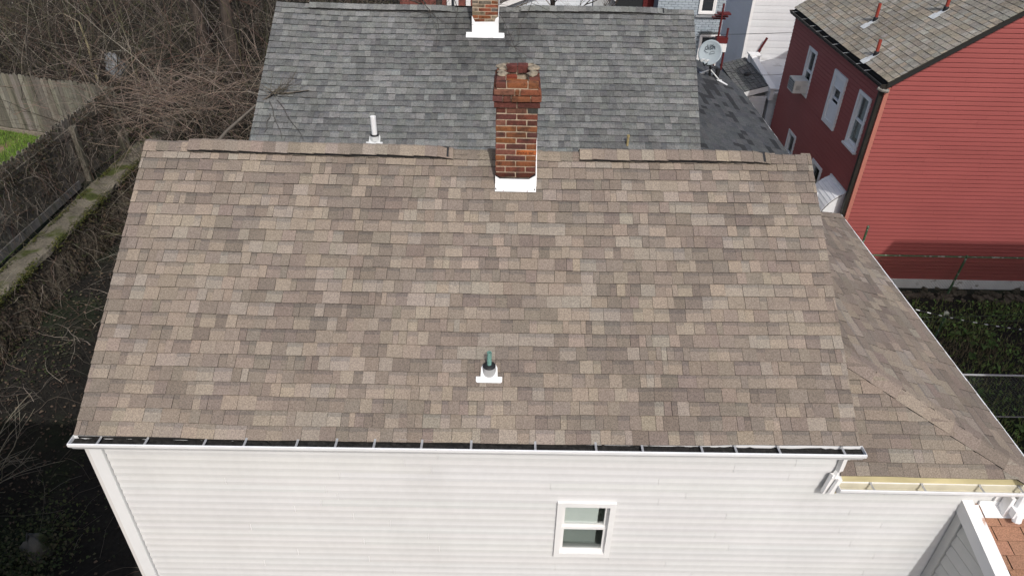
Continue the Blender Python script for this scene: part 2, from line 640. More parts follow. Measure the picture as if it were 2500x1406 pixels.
def window(parent, O, U, NRM, w, h, trim=0.07, proud=0.03, depth=0.10, sash=0.04, glass=None, blind=None, lower_screen=False, sill=False, label=None,
           tmat=None, split=0.5, curtain=None, name='window', room=None):
    """O: lower left outer corner of the trim on the wall plane; local axes u, z, n."""
    tmat = tmat or M_VPLAIN
    glass = glass or M_GLASSD
    M = frame_M(O, U, NRM)
    f = MB()
    f.box((0, 0, -depth), (trim, h, proud), M=M)
    f.box((w - trim, 0, -depth), (w, h, proud), M=M)
    f.box((trim, h - trim, -depth), (w - trim, h, proud - 0.002), M=M)
    f.box((trim, 0, -depth), (w - trim, trim, proud - 0.002), M=M)
    win = f.build(name, tmat, parent, label=label)
    iw0, iw1, ih0, ih1 = trim, w - trim, trim, h - trim
    mid = ih0 + (ih1 - ih0) * split
    for (a, b, back, nm) in ((mid - 0.005, ih1, 0.045, 'sash'), (ih0, mid + sash * 0.6, 0.02, 'sash')):
        s = MB()
        s.box((iw0, a, -back - 0.03), (iw0 + sash, b, -back + 0.005), M=M)
        s.box((iw1 - sash, a, -back - 0.03), (iw1, b, -back + 0.005), M=M)
        s.box((iw0 + sash, b - sash, -back - 0.03), (iw1 - sash, b, -back + 0.003), M=M)
        s.box((iw0 + sash, a, -back - 0.03), (iw1 - sash, a + sash, -back + 0.003), M=M)
        s.build('sash', tmat, win)
        g = MB()
        g.box((iw0 + sash, a + sash, -back - 0.017), (iw1 - sash, b - sash, -back - 0.012), M=M)
        g.build('pane', glass, win)
    r = MB()   # dark room behind the glass: back and four sides
    D = 0.5
    r.box((iw0 - 0.04, ih0 - 0.04, -depth - D), (iw1 + 0.04, ih1 + 0.04, -depth - D + 0.01), M=M)
    r.box((iw0 - 0.05, ih0 - 0.05, -depth - D), (iw0 - 0.04, ih1 + 0.05, -depth), M=M)
    r.box((iw1 + 0.04, ih0 - 0.05, -depth - D), (iw1 + 0.05, ih1 + 0.05, -depth), M=M)
    r.box((iw0 - 0.04, ih0 - 0.05, -depth - D), (iw1 + 0.04, ih0 - 0.04, -depth), M=M)
    r.box((iw0 - 0.04, ih1 + 0.04, -depth - D), (iw1 + 0.04, ih1 + 0.05, -depth), M=M)
    r.build('interior', room or M_DARK, win)
    if blind:
        b = MB()
        z = ih1 - 0.02
        while z > ih0 + (ih1 - ih0) * blind[0]:
            sl = MB()
            b.add([M @ Vector(p) for p in ((iw0 + 0.02, z, -depth - 0.02), (iw1 - blind[1], z, -depth - 0.02), (iw1 - blind[1], z - 0.019, -depth - 0.006), (iw0 + 0.02, z - 0.019, -depth - 0.006),
                                           (iw0 + 0.02, z - 0.002, -depth - 0.021), (iw1 - blind[1], z - 0.002, -depth - 0.021), (iw1 - blind[1], z - 0.021, -depth - 0.007), (iw0 + 0.02, z - 0.021, -depth - 0.007))],
                  [(0, 1, 2, 3), (7, 6, 5, 4), (3, 2, 6, 7), (0, 4, 5, 1)])
            z -= 0.021
        b.box((iw0 + 0.02, z - 0.025, -depth - 0.03), (iw1 - blind[1], z, -depth - 0.004), M=M)
        b.build('blind', M_BLIND, win)
    if curtain:
        c = MB()
        n = 24
        pts = []
        for i in range(n + 1):
            x = iw0 + (iw1 - iw0) * i / n
            pts.append((x, -depth - 0.06 - 0.014 * math.sin(i * 1.9)))
        for i in range(n):
            (x0, y0), (x1, y1) = pts[i], pts[i + 1]
            zb = ih0 + (ih1 - ih0) * curtain
            c.add([M @ Vector(p) for p in ((x0, zb, y0), (x1, zb, y1), (x1, ih1, y1), (x0, ih1, y0))], [(0, 1, 2, 3)])
        c.build('curtain', M_CURT, win)
    if lower_screen:
        s = MB()
        s.box((iw0 + sash, ih0 + sash, -0.030), (iw1 - sash, mid, -0.027), M=M)
        so_ = s.build('screen', glass_mat('screen_mesh', (0.82, 0.83, 0.825), 0.06), win)
    if sill:
        s = MB()
        s.box((-0.03, -0.05, -0.02), (w + 0.03, 0.0, proud + 0.05), M=M)
        s.build('sill', tmat, win)
    return win


GUT = [(0.0, 0.0), (0.0, -0.10), (0.070, -0.10), (0.078, -0.082), (0.100, -0.055), (0.116, -0.030), (0.118, 0.0), (0.104, 0.002), (0.103, -0.008)]


def gutter(parent, A, B, out, material, hang_mat, spacing=0.62, dirt=None, ends=True, label=None, name='gutter', hang_start=0.35, size=1.0, hang='strap'):
    A, B, out = Vector(A), Vector(B), Vector(out)
    up = Vector((0, 0, 1))
    prof = [(a * size, b * size) for a, b in GUT]
    b = MB()
    b.sweep(prof, A, B, out, up, 0.003)
    ax = (B - A).normalized()
    if ends:
        for P, s in ((A, -1), (B, 1)):
            pl = [P + out * p[0] + up * p[1] for p in prof[:-1]]
            b.prism(pl, ax * 0.004 * s)
    g = b.build(name, material, parent, label=label)
    L = (B - A).length
    s = hang_start
    while s < L - 0.1:
        h = MB()
        P = A + ax * s
        pts = [(0.004, 0.004), (0.03, -0.004), (0.07, -0.004), (0.104, 0.000)]
        if hang == 'wrap':
            pts = [(-0.09, 0.060), (0.0, 0.02), (0.05, 0.012), (0.104, 0.006), (0.122, 0.002)]
        for i in range(len(pts) - 1):
            a0, a1 = pts[i], pts[i + 1]
            q = [P + out * a0[0] * size + up * a0[1], P + out * a1[0] * size + up * a1[1]]
            h.prism([q[0] - ax * 0.011, q[0] + ax * 0.011, q[1] + ax * 0.011, q[1] - ax * 0.011], up * 0.003)
        h.build('gutter_hanger', hang_mat, g)
        s += spacing * random.Random(int(s * 1000)).uniform(0.55, 1.25)
    if dirt is not None:
        d = MB()
        rnd = random.Random(7)
        n = int(L / 0.05)
        rows = 4
        vs, fs = [], []
        for i in range(n + 1):
            for j in range(rows):
                vs.append(A + ax * (L * i / n) + out * (0.006 + 0.098 * size * j / (rows - 1)) + up * (dirt + rnd.uniform(-0.012, 0.012)))
        for i in range(n):
            for j in range(rows - 1):
                fs.append((i * rows + j, (i + 1) * rows + j, (i + 1) * rows + j + 1, i * rows + j + 1))
        d.add(vs, fs)
        o = d.build('gutter_debris', M_GUTIN, g, kind='stuff')
    return g


# ------------------------------------------------------------------ terrain
def sstep(a, b, x):
    t = min(1, max(0, (x - a) / (b - a)))
    return t * t * (3 - 2 * t)


def hgt(x, y):
    low = 0.0
    # debris slope against the retaining wall
    low += 0.75 * sstep(-8.2, -10.4, x) * sstep(4, 9, y)
    low += 0.25 * math.sin(x * 1.3 + y * 0.7) * 0.25 * sstep(-4.6, -6, x)
    high = 1.85 + 0.10 * max(0, y - 21.5) + 0.08 * math.sin(x * 0.9) * math.sin(y * 0.8)
    a = sstep(-10.62, -10.95, x)
    if y > 17.5:
        b = sstep(-5.2, -9.5, x) * sstep(18.5, 22.5, y)
        a = max(a, b)
    bk = 2.1 * sstep(19.5, 23, y) * sstep(3.6, -1.5, x)
    return max(low * (1 - a) + high * a, bk if x > -9 else 0)


gx = np.concatenate([np.linspace(-250, -40, 12), np.arange(-38, -12, 0.8), np.arange(-12, -4, 0.12), np.arange(-4, 16, 0.8), np.linspace(18, 250, 14)])
gy = np.concatenate([np.linspace(-120, -8, 10), np.arange(-6, 30, 0.45), np.arange(30, 46, 1.2), np.linspace(50, 300, 12)])
gm = MB()
nx = len(gx)
for y in gy:
    for x in gx:
        gm.v.append((float(x), float(y), hgt(float(x), float(y))))
for j in range(len(gy) - 1):
    for i in range(nx - 1):
        a = j * nx + i
        gm.f.append((a, a + 1, a + nx + 1, a + nx))
gnd = gm.build('ground', M_SOIL, None, smooth=True)
gnd['kind'] = 'structure'

# ------------------------------------------------------------------ beige-shingled white house
EY, EZ, RY, RZ = 4.9606, 5.533, 7.787, 7.357
XL, XR = -4.2145, 3.4855
CS, SN = math.cos(R(32.83)), math.sin(R(32.83))
SL = 3.3636
BR = [(0.258, 0.202, 0.158), (0.232, 0.180, 0.143), (0.203, 0.157, 0.129), (0.182, 0.142, 0.120), (0.215, 0.166, 0.140), (0.266, 0.210, 0.160), (0.255, 0.215, 0.180), (0.200, 0.162, 0.134)]
BR = [(c[0] * 0.93, c[1] * 0.965, c[2] * 0.955) for c in BR]
_m = (0.211, 0.1745, 0.1425)
BR = [tuple(0.5 * _m[i] * (c[1] / _m[1]) + 0.5 * c[i] for i in range(3)) for c in BR]
BR = [tuple(_m[i] + (c[i] - _m[i]) * 1.05 for i in range(3)) for c in BR]

rx = [-4.22, -3.7, -2.1, -0.65, 0.8, 2.2, 3.0, 3.5]
rz = [0.0, -0.006, -0.026, -0.030, -0.030, -0.020, -0.012, -0.006]
ex = [-4.24, -2.38, -0.53, 1.08, 3.46]
ez = [-0.025, -0.045, -0.045, -0.022, 0.022]


def warp_main(p):
    f = min(1, max(0, (p.y - EY) / (RY - EY)))
    if p.y > RY:
        f = 1
    return float(np.interp(p.x, rx, rz)) * f + float(np.interp(p.x, ex, ez)) * (1 - f)


house = thing('white_sided_house', 'white vinyl house with tan shingle roof and red brick chimney, filling the middle', 'house', (-0.4, 7.8, 0))
# body behind the boards
b = MB()
b.box((-4.15, 5.8, 0), (3.40, 10.5, 5.36), (0.6, 0.59, 0.58))
b.prism([(-4.14, 5.14, 5.36), (-4.14, 10.5, 5.36), (-4.15, 7.787, 7.10)], (7.55, 0, 0), (0.72, 0.71, 0.70))
b.box((3.41, 5.06, 0), (5.16, 10.4, 4.98), (0.6, 0.59, 0.58))
wall = b.build('wall', M_VINYL, house)
VC = (0.625, 0.621, 0.613)
WIN_X0, WIN_Z0, WIN_W, WIN_H = 0.575, 3.655, 0.627, 0.925
siding(wall, (0, 5.03, 0), (1, 0, 0), (0, -1, 0), lambda z: (-4.03, 3.44), 4.86, 5.38, VC, 3, M_VINYL, prof=PROF_DUTCH, var=0.014)
siding(wall, (0, 5.03, 0), (1, 0, 0), (0, -1, 0), lambda z: (-4.03, 5.16), 0.0, 4.86, VC, 4, M_VINYL, prof=PROF_DUTCH, var=0.014,
       holes=[(WIN_X0 + 0.02, WIN_X0 + WIN_W - 0.02, WIN_Z0 + 0.02, WIN_Z0 + WIN_H - 0.02)])


def gable_left(z):
    if z < 5.40:
        return (5.08, 10.5)
    d = (z - 5.40) / 0.645
    return (5.06 + d, 10.51 - d)


siding(wall, (-4.16, 0, 0), (0, 1, 0), (-1, 0, 0), gable_left, 0.0, 7.05, VC, 5, M_VINYL, prof=PROF_DUTCH, var=0.014)
b = MB()
b.box((-4.212, 5.005, 0), (-4.165, 5.12, 5.38), (0.66, 0.64, 0.615))
b.build('corner_board', M_VINYL, wall)
b = MB()
b.box((-4.164, 4.992, 0), (-4.035, 5.028, 5.38), (0.75, 0.75, 0.745))
b.build('corner_board', M_VINYL, wall)
b = MB()
b.box((5.16, 5.0, 0), (5.24, 5.09, 4.98))
b.build('corner_board', M_VPLAIN, wall)
window(wall, (WIN_X0, 5.022, WIN_Z0), (1, 0, 0), (0, -1, 0), WIN_W, WIN_H, trim=0.062, proud=0.035, depth=0.07, sash=0.034, glass=M_GLASS, blind=(0.12, 0.10), lower_screen=True,
       label='small white double-hung window with half-lowered blind', split=0.48, room=mat('grey_room', (0.62, 0.65, 0.62), rough=0.9))

# roof decks
b = MB()
th = 0.10
b.prism([(XL + 0.02, EY + 0.01, EZ - 0.055), (XL + 0.02, RY, RZ - 0.05), (XL + 0.02, 10.613, EZ - 0.055), (XL + 0.02, 10.613, EZ - 0.12), (XL + 0.02, RY, RZ - 0.15), (XL + 0.02, EY + 0.03, EZ - 0.12)], (7.66, 0, 0))
roof = b.build('roof', M_DECK, house)
for yy0, yy1 in ((EY + 0.02, RY), (10.59, RY)):
    for xx in (XL + 0.001, XR - 0.021):
        b = MB()
        b.prism([(xx, yy0, EZ - 0.035), (xx, yy1, RZ - 0.045), (xx, yy1, RZ - 0.20), (xx, yy0, EZ - 0.19)], (0.018, 0, 0))
        b.build('rake_board', M_VPLAIN, roof)
b = MB()
b.box((XL + 0.02, 4.985, 5.33), (XR - 0.02, 5.004, 5.49))
b.build('fascia', M_VPLAIN, roof)

cols = []


def notch(s):
    return (XL, XR)


front = gen_slope((0, EY, EZ), (1, 0, 0), (0, CS, SN), 24, lambda s: (XL, XR), BR, 11, slen=SL, warp=warp_main, widths=(0.055, 0.20))
rear = gen_slope((0, 10.613, EZ), (1, 0, 0), (0, -CS, SN), 24, lambda s: (XL, XR), BR, 12, slen=SL, warp=warp_main, widths=(0.1, 0.3), band=False)

# lower hipped roof on the right
Q = math.atan(0.4)
AX, AY0, AY1, AZ = 5.42, 4.93, 10.45, 5.15
b = MB()
lowz = 0.05
pts = [(3.40, AY0 + 0.07, AZ - lowz + 0.045), (AX - 0.06, AY0 + 0.07, AZ - lowz + 0.045), (AX - 0.06, AY1, AZ - lowz + 0.02), (3.40, AY1, AZ - lowz + 0.02), (3.40, 6.18, 5.958 - lowz), (3.40, 9.20, 5.958 - lowz)]
b.add(pts + [(p[0], p[1], p[2] - 0.08) for p in pts[:4]], [(0, 1, 4), (1, 2, 5, 4), (2, 3, 5), (6, 9, 8, 7), (0, 6, 7, 1), (1, 7, 8, 2), (2, 8, 9, 3), (3, 9, 6, 0, 4, 5)])
sroof = b.build('side_roof', M_DECK, house)


def ul_front(s):
    dy = s * CS
    return (3.395, max(3.395, AX - dy / 0.62))


def ul_rear(s):
    dy = s * CS
    return (3.395, max(3.395, AX - dy / 0.62))


def ul_right(s):
    dx = s * math.cos(Q)
    return (AY0 + 0.62 * dx, AY1 - 0.62 * dx)


afront = gen_slope((0, AY0, AZ), (1, 0, 0), (0, CS, SN), 10, ul_front, [mul(c, 0.93) for c in BR], 13, slen=1.255 / CS, widths=(0.08, 0.26))
arear = gen_slope((0, AY1, AZ), (1, 0, 0), (0, -CS, SN), 10, ul_rear, BR, 14, slen=1.255 / CS, widths=(0.1, 0.26))
aright = gen_slope((AX, 0, AZ), (0, 1, 0), (-math.cos(Q), 0, math.sin(Q)), 15, ul_right, BR, 15, slen=2.0 / math.cos(Q), widths=(0.08, 0.27))
place_shingles([(front, roof, True), (rear, roof, False), (afront, sroof, True), (arear, sroof, False), (aright, sroof, True)], 300, M_SHIN)

h1 = Vector((-1, 0.62, 0.4)).normalized()
h2 = Vector((-1, -0.62, 0.4)).normalized()


def perp_on(h, n):
    return h.cross(Vector(n).normalized()).normalized()


nf = (0, -SN, CS)
nr_ = (math.sin(Q), 0, math.cos(Q))
nb = (0, SN, CS)
d1 = perp_on(h1, nf)
d1 = d1 if d1.z < 0 else -d1
d2 = perp_on(h1, nr_)
d2 = d2 if d2.z < 0 else -d2
ridge_caps(Vector((AX, AY0, AZ)) + h1 * 0.03, (3.46, 6.145, 5.934), d1, d2, BR[:6], 21, sroof, M_SHIN, name='hip_shingle', e=0.30, w=0.145, lift=0.012)
d3 = perp_on(h2, nb)
d3 = d3 if d3.z < 0 else -d3
d4 = perp_on(h2, nr_)
d4 = d4 if d4.z < 0 else -d4
ridge_caps(Vector((AX, AY1, AZ)) + h2 * 0.03, (3.46, AY1 - 1.215, 5.934), d3, d4, BR[:6], 22, sroof, M_SHIN, name='hip_shingle', e=0.30, w=0.145, lift=0.012)

dF, dB = Vector((0, -CS, -SN)), Vector((0, CS, -SN))
CHX0, CHX1, CHY0, CHY1 = -0.163, 0.285, 7.40, 8.03
ridge_caps((XL, RY, RZ), (CHX0 - 0.01, RY, RZ), dF, dB, BR, 31, roof, M_SHIN, e=0.143, w=0.135, lift=0.010, warp=warp_main)
ridge_caps((CHX1 + 0.01, RY, RZ), (XR, RY, RZ), dF, dB, BR, 32, roof, M_SHIN, e=0.143, w=0.135, lift=0.010, warp=warp_main)
for (xa, xb, sd) in ((-3.70, -0.66, 33), (0.80, 3.00, 34)):
    b = MB()
    nseg = 24
    for i in range(nseg):
        x0, x1 = xa + 0.03 + (xb - xa - 0.08) * i / nseg, xa + 0.03 + (xb - xa - 0.08) * (i + 1) / nseg
        for dv in (dF, dB):
            p = []
            for x in (x0, x1):
                for q in (0.0, 0.134):
                    a = Vector((x, RY, RZ)) + dv * q
                    a.z += warp_main(a) + 0.019
                    p.append(a)
            b.prism([p[0], p[2], p[3], p[1]], (0, 0, 0.022))
    rv = b.build('ridge_vent', M_RUBBER, roof)

    def warp_v(p, xa=xa, xb=xb, sd=sd):
        k = (p.x - xa) / (xb - xa)
        return warp_main(p) + 0.004 * math.sin(k * 9 + sd) - 0.012 * sstep(0.06, 0, k) - 0.020 * sstep(0.93, 1, k)
    ridge_caps((xa, RY, RZ), (xb, RY, RZ), dF, dB, BR, sd, roof, M_SHIN, e=0.143, w=0.150, lift=0.054, warp=warp_v, name='ridge_vent_shingle')

# gutters
gutter(house, (-4.235, 4.982, 5.492), (3.52, 4.982, 5.538), (0, -1, 0), M_WALUM, M_GALV, spacing=0.60, dirt=-0.040, size=1.12, name='gutter', hang_start=0.28, label='white front gutter full of black debris')
lg = gutter(house, (3.40, 4.955, 5.045), (5.56, 4.955, 5.033), (0, -1, 0), M_WALUM, M_GALV, spacing=0.63, name='gutter', hang_start=0.34, label='clean lower gutter with yellowed fascia')
gutter(house, (5.395, 4.86, 5.085), (5.395, 10.55, 5.085), (1, 0, 0), M_WALUM, M_GALV, spacing=0.9, name='gutter', hang_start=0.9, label='white gutter along the side roof')
b = MB()
b.box((3.42, 4.957, 4.86), (5.38, 4.985, 5.125))
b.build('fascia', M_TAN, house)
b = MB()
b.box((3.41, 4.890, 4.946), (5.55, 4.951, 4.950))
b.box((3.41, 4.947, 4.950), (5.55, 4.951, 5.030))
b.build('gutter_lining', mat('stained_gutter', (0.60, 0.56, 0.44), rough=0.6, noise=[(5, 0.1, 4)]), house)
b = MB()
b.box((5.37, 4.99, 4.90), (5.392, 10.40, 5.10))
b.build('fascia', M_VPLAIN, house)
# downspout from the upper gutter into the lower one
b = MB()


def ctube(mb, pts, w, d):
    for i in range(len(pts) - 1):
        a, c = Vector(pts[i]), Vector(pts[i + 1])
        t = (c - a).normalized()
        s = t.cross(Vector((0.3, -1, 0.2))).normalized()
        q = t.cross(s).normalized()
        mb.prism([a - s * w / 2 - q * d / 2, a + s * w / 2 - q * d / 2, a + s * w / 2 + q * d / 2, a - s * w / 2 + q * d / 2], c - a + t * 0.01)


ctube(b, [(3.40, 4.99, 5.42), (3.395, 4.985, 5.16), (3.36, 4.955, 5.11)], 0.05, 0.05)
b.build('downspout', M_VPLAIN, house)
b = MB()
ctube(b, [(3.345, 4.965, 5.14), (3.30, 4.945, 4.90)], 0.055, 0.04)
ctube(b, [(3.40, 4.93, 5.11), (3.345, 4.90, 4.94)], 0.055, 0.03)
b.box((3.32, 4.93, 5.105), (3.42, 5.0, 5.12))
b.build('downspout_elbow', M_VPLAIN, house)
b = MB()
b.box((5.25, 4.80, 4.70), (5.38, 4.93, 4.80))
b.box((5.22, 4.88, 4.62), (5.26, 4.99, 4.90))
b.tube([(5.33, 4.90, 4.96), (5.32, 4.88, 4.80), (5.31, 4.82, 4.74), (5.31, 4.80, 4.66)], 0.045, 8)
b.build('downspout_elbow', M_WALUM, house)

# copper vent pipe with boot
VX, VY = -0.172, 5.575


def roofz(y):
    return EZ + (y - EY) * SN / CS


def boot(parent, x, y, z, S_, plate, collar, rubber, pipe, pr, ph, pl=(0.27, 0.20), lean=(0, 0), cr=0.062, apron_only=True, U_=(1, 0, 0)):
    S_ = Vector(S_).normalized()
    U_ = Vector(U_)
    N_ = U_.cross(S_).normalized()
    if N_.z < 0:
        N_ = -N_
    c = Vector((x, y, z))
    b = MB()
    w, l = pl
    # lower apron with rounded corners plus a rounded tongue uphill
    poly = []
    r = 0.02
    for (cx, cy, a0) in ((-w / 2 + r, -l + r, 180), (w / 2 - r, -l + r, 270)):
        for k in range(5):
            an = R(a0 + k * 22.5)
            poly.append((cx + r * math.cos(an), cy + r * math.sin(an)))
    poly += [(w / 2, -l * 0.5), (cr * 1.3, -l * 0.5)]
    for k in range(9):
        an = R(-10 + k * 25)
        poly.append((cr * 1.28 * math.cos(an), 0.012 + cr * 1.28 * math.sin(an)))
    poly += [(-cr * 1.3, -l * 0.5), (-w / 2, -l * 0.5)]
    b.prism([c + U_ * p[0] + S_ * p[1] + N_ * 0.016 for p in poly], N_ * 0.004)
    v = b.build('vent_pipe', plate, parent)
    b = MB()
    up = Vector((lean[0], lean[1], 1)).normalized()
    b.lathe([(cr * 1.12, -0.02), (cr * 1.05, 0.02), (cr, 0.06), (cr * 0.98, 0.075)], c, up, 24)
    b.build('collar', collar, v, smooth=True)
    b = MB()
    b.lathe([(cr * 1.0, 0.070), (cr * 0.99, 0.080), (cr * 0.8, 0.088), (pr * 1.02, 0.094)], c, up, 24)
    b.build('rubber_seal', rubber, v, smooth=True)
    b = MB()
    b.lathe([(pr, 0.0), (pr, ph), (pr * 0.8, ph), (pr * 0.8, ph - 0.05), (0.001, ph - 0.05)], c, up, 18)
    b.build('pipe', pipe, v)
    return v


boot(roof, VX, VY, roofz(VY) + warp_main(Vector((VX, VY, 0))) + 0.004, (0, CS, SN), M_FLASH, M_GALV, M_RUBBER, M_COPPER, 0.024, 0.25, pl=(0.265, 0.125), cr=0.066)

# brick chimney
rnd = random.Random(5)
BC = [(c[0] * 0.86, c[1] * 1.0, c[2] * 1.02) for c in [(0.190, 0.056, 0.034), (0.155, 0.048, 0.033), (0.21, 0.068, 0.036), (0.11, 0.038, 0.031), (0.235, 0.076, 0.034), (0.175, 0.064, 0.046), (0.135, 0.042, 0.031)]]
b = MB()
x0, x1, y0, y1 = CHX0 + 0.007, CHX1 - 0.007, CHY0 + 0.007, CHY1 - 0.007
w4 = 0.095
for lo, hi in (((x0, y0, 6.9), (x1, y0 + w4, 8.255)), ((x0, y1 - w4, 6.6), (x1, y1, 8.255)), ((x0, y0 + w4, 6.7), (x0 + w4, y1 - w4, 8.255)), ((x1 - w4, y0 + w4, 6.7), (x1, y1 - w4, 8.255))):
    b.box(lo, hi)
chim = b.build('chimney', M_MORT, house)
b = MB()
b.box((x0 + w4, y0 + w4, 7.3), (x1 - w4, y1 - w4, 7.95))
b.build('flue', M_SOOT, chim)


def brick(lo, hi, c, name='brick', parent=chim, rough=0.003, rr=rnd):
    b = MB()
    (ax, ay, az), (bx, by, bz) = lo, hi
    j = lambda: rr.uniform(-rough, rough)
    ch = 0.005
    vs = []
    for (x, y) in ((ax, ay), (bx, ay), (bx, by), (ax, by)):
        for z in (az, bz):
            vs.append((x + j(), y + j(), z + j() * 0.7))
    # 8 corners with a bevelled top and bottom ring
    ring = [vs[0], vs[2], vs[4], vs[6]]
    top = [vs[1], vs[3], vs[5], vs[7]]
    cx, cy = (ax + bx) / 2, (ay + by) / 2

    def shrink(p, k):
        return (p[0] + (ch if p[0] < cx else -ch) * k, p[1] + (ch if p[1] < cy else -ch) * k, p[2])
    V = [shrink(p, 1) for p in ring] + [(p[0], p[1], p[2] + ch) for p in ring] + [(p[0], p[1], p[2] - ch) for p in top] + [shrink(p, 1) for p in top]
    F = [(3, 2, 1, 0), (12, 13, 14, 15)]
    for k in range(3):
        for i in range(4):
            a, c2 = k * 4 + i, k * 4 + (i + 1) % 4
            F.append((a, c2, c2 + 4, a + 4))
    b.add(V, F, c)
    return b.build(name, M_BRICK, parent)


HC_ = 0.0682
z = 7.11
row = 0
BW = CHX1 - CHX0
JT = 0.011
special = None
while row < 17:
    zl, zh = z + JT * 0.5, z + HC_ - JT * 0.5
    out_ = {13: 0.020, 14: 0.034, 15: 0.020}.get(row, 0.0)
    X0, X1, Y0, Y1 = CHX0 - out_, CHX1 + out_, CHY0 - out_, CHY1 + out_
    bw = X1 - X0
    if row % 2 == 1:
        xs = [X0, X0 + bw / 2, X1]
    else:
        xs = [X0, X0 + bw * 0.245, X0 + bw * 0.745, X1]
    if row == 14:
        xs = [X0, X0 + bw * 0.21, X0 + bw * 0.38, X0 + bw * 0.78, X1]
    if row == 15:
        xs = [X0, X0 + bw * 0.45, X0 + bw * 0.56, X1]
    for i in range(len(xs) - 1):
        ja = JT if i else 0
        c = jit(rnd.choice(BC), rnd, 0.15, 0.05)
        if row == 12 and i == 2:
            c = (0.05, 0.05, 0.045)
        if row in (13, 14) and i in (0, 1) and rnd.random() < 0.5:
            c = (0.11, 0.045, 0.04)
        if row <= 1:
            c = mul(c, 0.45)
        if row == 5 and i == 1:
            c = (0.36, 0.105, 0.035)
            special = (xs[i], xs[i + 1], zl, zh)
        brick((xs[i] + ja / 2, Y0, zl), (xs[i + 1] - (JT / 2 if i < len(xs) - 2 else 0), Y0 + 0.1, zh), c)
        if not (row == 16):
            brick((xs[i] + ja / 2, Y1 - 0.1, zl), (xs[i + 1] - (JT / 2 if i < len(xs) - 2 else 0), Y1, zh), jit(rnd.choice(BC), rnd, 0.15, 0.05))
    ys = [Y0 + 0.1 + JT, Y0 + 0.1 + (Y1 - Y0 - 0.2) * 0.5, Y1 - 0.1 - JT] if row % 2 else [Y0 + 0.1 + JT, Y0 + 0.22, Y0 + 0.43, Y1 - 0.1 - JT]
    for i in range(len(ys) - 1):
        for (xa, xb) in ((X0, X0 + 0.1), (X1 - 0.1, X1)):
            brick((xa, ys[i] + JT / 2, zl), (xb, ys[i + 1] - JT / 2, zh), jit(rnd.choice(BC), rnd, 0.15, 0.05))
    z += HC_
    row += 1
zt = z
# broken top: two bricks left on the rear wall, one loose inside, mortar lumps on the corners
brick((0.0 - 0.06, CHY1 - 0.13, zt - 0.06), (0.055, CHY1 - 0.03, zt + 0.02), (0.105, 0.036, 0.03), rough=0.008)
brick((0.065, CHY1 - 0.13, zt - 0.06), (0.18, CHY1 - 0.03, zt + 0.02), (0.105, 0.036, 0.03), rough=0.008)
brick((-0.055, CHY0 + 0.16, zt - 0.14), (0.165, CHY0 + 0.27, zt - 0.045), (0.26, 0.085, 0.03), rough=0.012)
brick((-0.06, CHY1 - 0.20, zt - 0.13), (0.055, CHY1 - 0.131, zt - 0.07), (0.20, 0.05, 0.03), rough=0.008)


def lump(cx, cy, cz, rx_, ry_, rz_, seed, material, parent, name):
    rr = random.Random(seed)
    b = MB()
    seg, rings = 12, 6
    ph = [rr.uniform(0, 6.28) for _ in range(6)]
    vs, fs = [], []
    for i in range(rings + 1):
        th_ = math.pi * i / rings
        for k in range(seg):
            a = 2 * math.pi * k / seg
            q = 1 + 0.20 * math.sin(2 * a + ph[0] + th_) + 0.20 * math.sin(3 * a + ph[1]) * math.sin(3 * th_ + ph[2]) + 0.16 * math.sin(5 * a + ph[3])
            vs.append((cx + rx_ * q * math.sin(th_) * math.cos(a), cy + ry_ * q * math.sin(th_) * math.sin(a), cz + rz_ * q * math.cos(th_)))
    for i in range(rings):
        for k in range(seg):
            k2 = (k + 1) % seg
            fs.append((i * seg + k, (i + 1) * seg + k, (i + 1) * seg + k2, i * seg + k2))
    b.add(vs, fs)
    return b.build(name, material, parent, smooth=True)


for i, (lx, ly, ra, rb) in enumerate(((CHX0 + 0.06, CHY0 + 0.29, 0.07, 0.085), (CHX0 + 0.05, CHY1 - 0.13, 0.065, 0.10), (CHX0 + 0.10, CHY1 - 0.05, 0.08, 0.05),
                                      (CHX1 - 0.06, CHY0 + 0.30, 0.07, 0.085), (CHX1 - 0.05, CHY1 - 0.14, 0.065, 0.10), (CHX1 - 0.10, CHY1 - 0.05, 0.08, 0.05))):
    lump(lx, ly, zt + 0.002, ra * 0.95, rb * 1.0, 0.016, 50 + i, M_MORTD, chim, 'mortar_lump')
for sx in (CHX0 + 0.045, CHX1 - 0.145):
    brick((sx - 0.045, CHY0 + 0.102, zt - HC_ + 0.006), (sx + 0.14, CHY0 + 0.20, zt + 0.004), (0.19, 0.14, 0.125), rough=0.004) if False else None
# stamped brick lettering
if special:
    cu = bpy.data.curves.new('stamped_lettering', 'FONT')
    cu.body = 'ENOLA  INC'
    cu.size = 0.034
    cu.extrude = 0.0006
    cu.materials.append(M_SOOT)
    to = text_mesh('stamped_lettering', cu)
    to.location = (special[0] + 0.014, CHY0 - 0.0045, special[2] + 0.016)
    to.rotation_euler = (R(90), 0, 0)
    attach(to, chim)
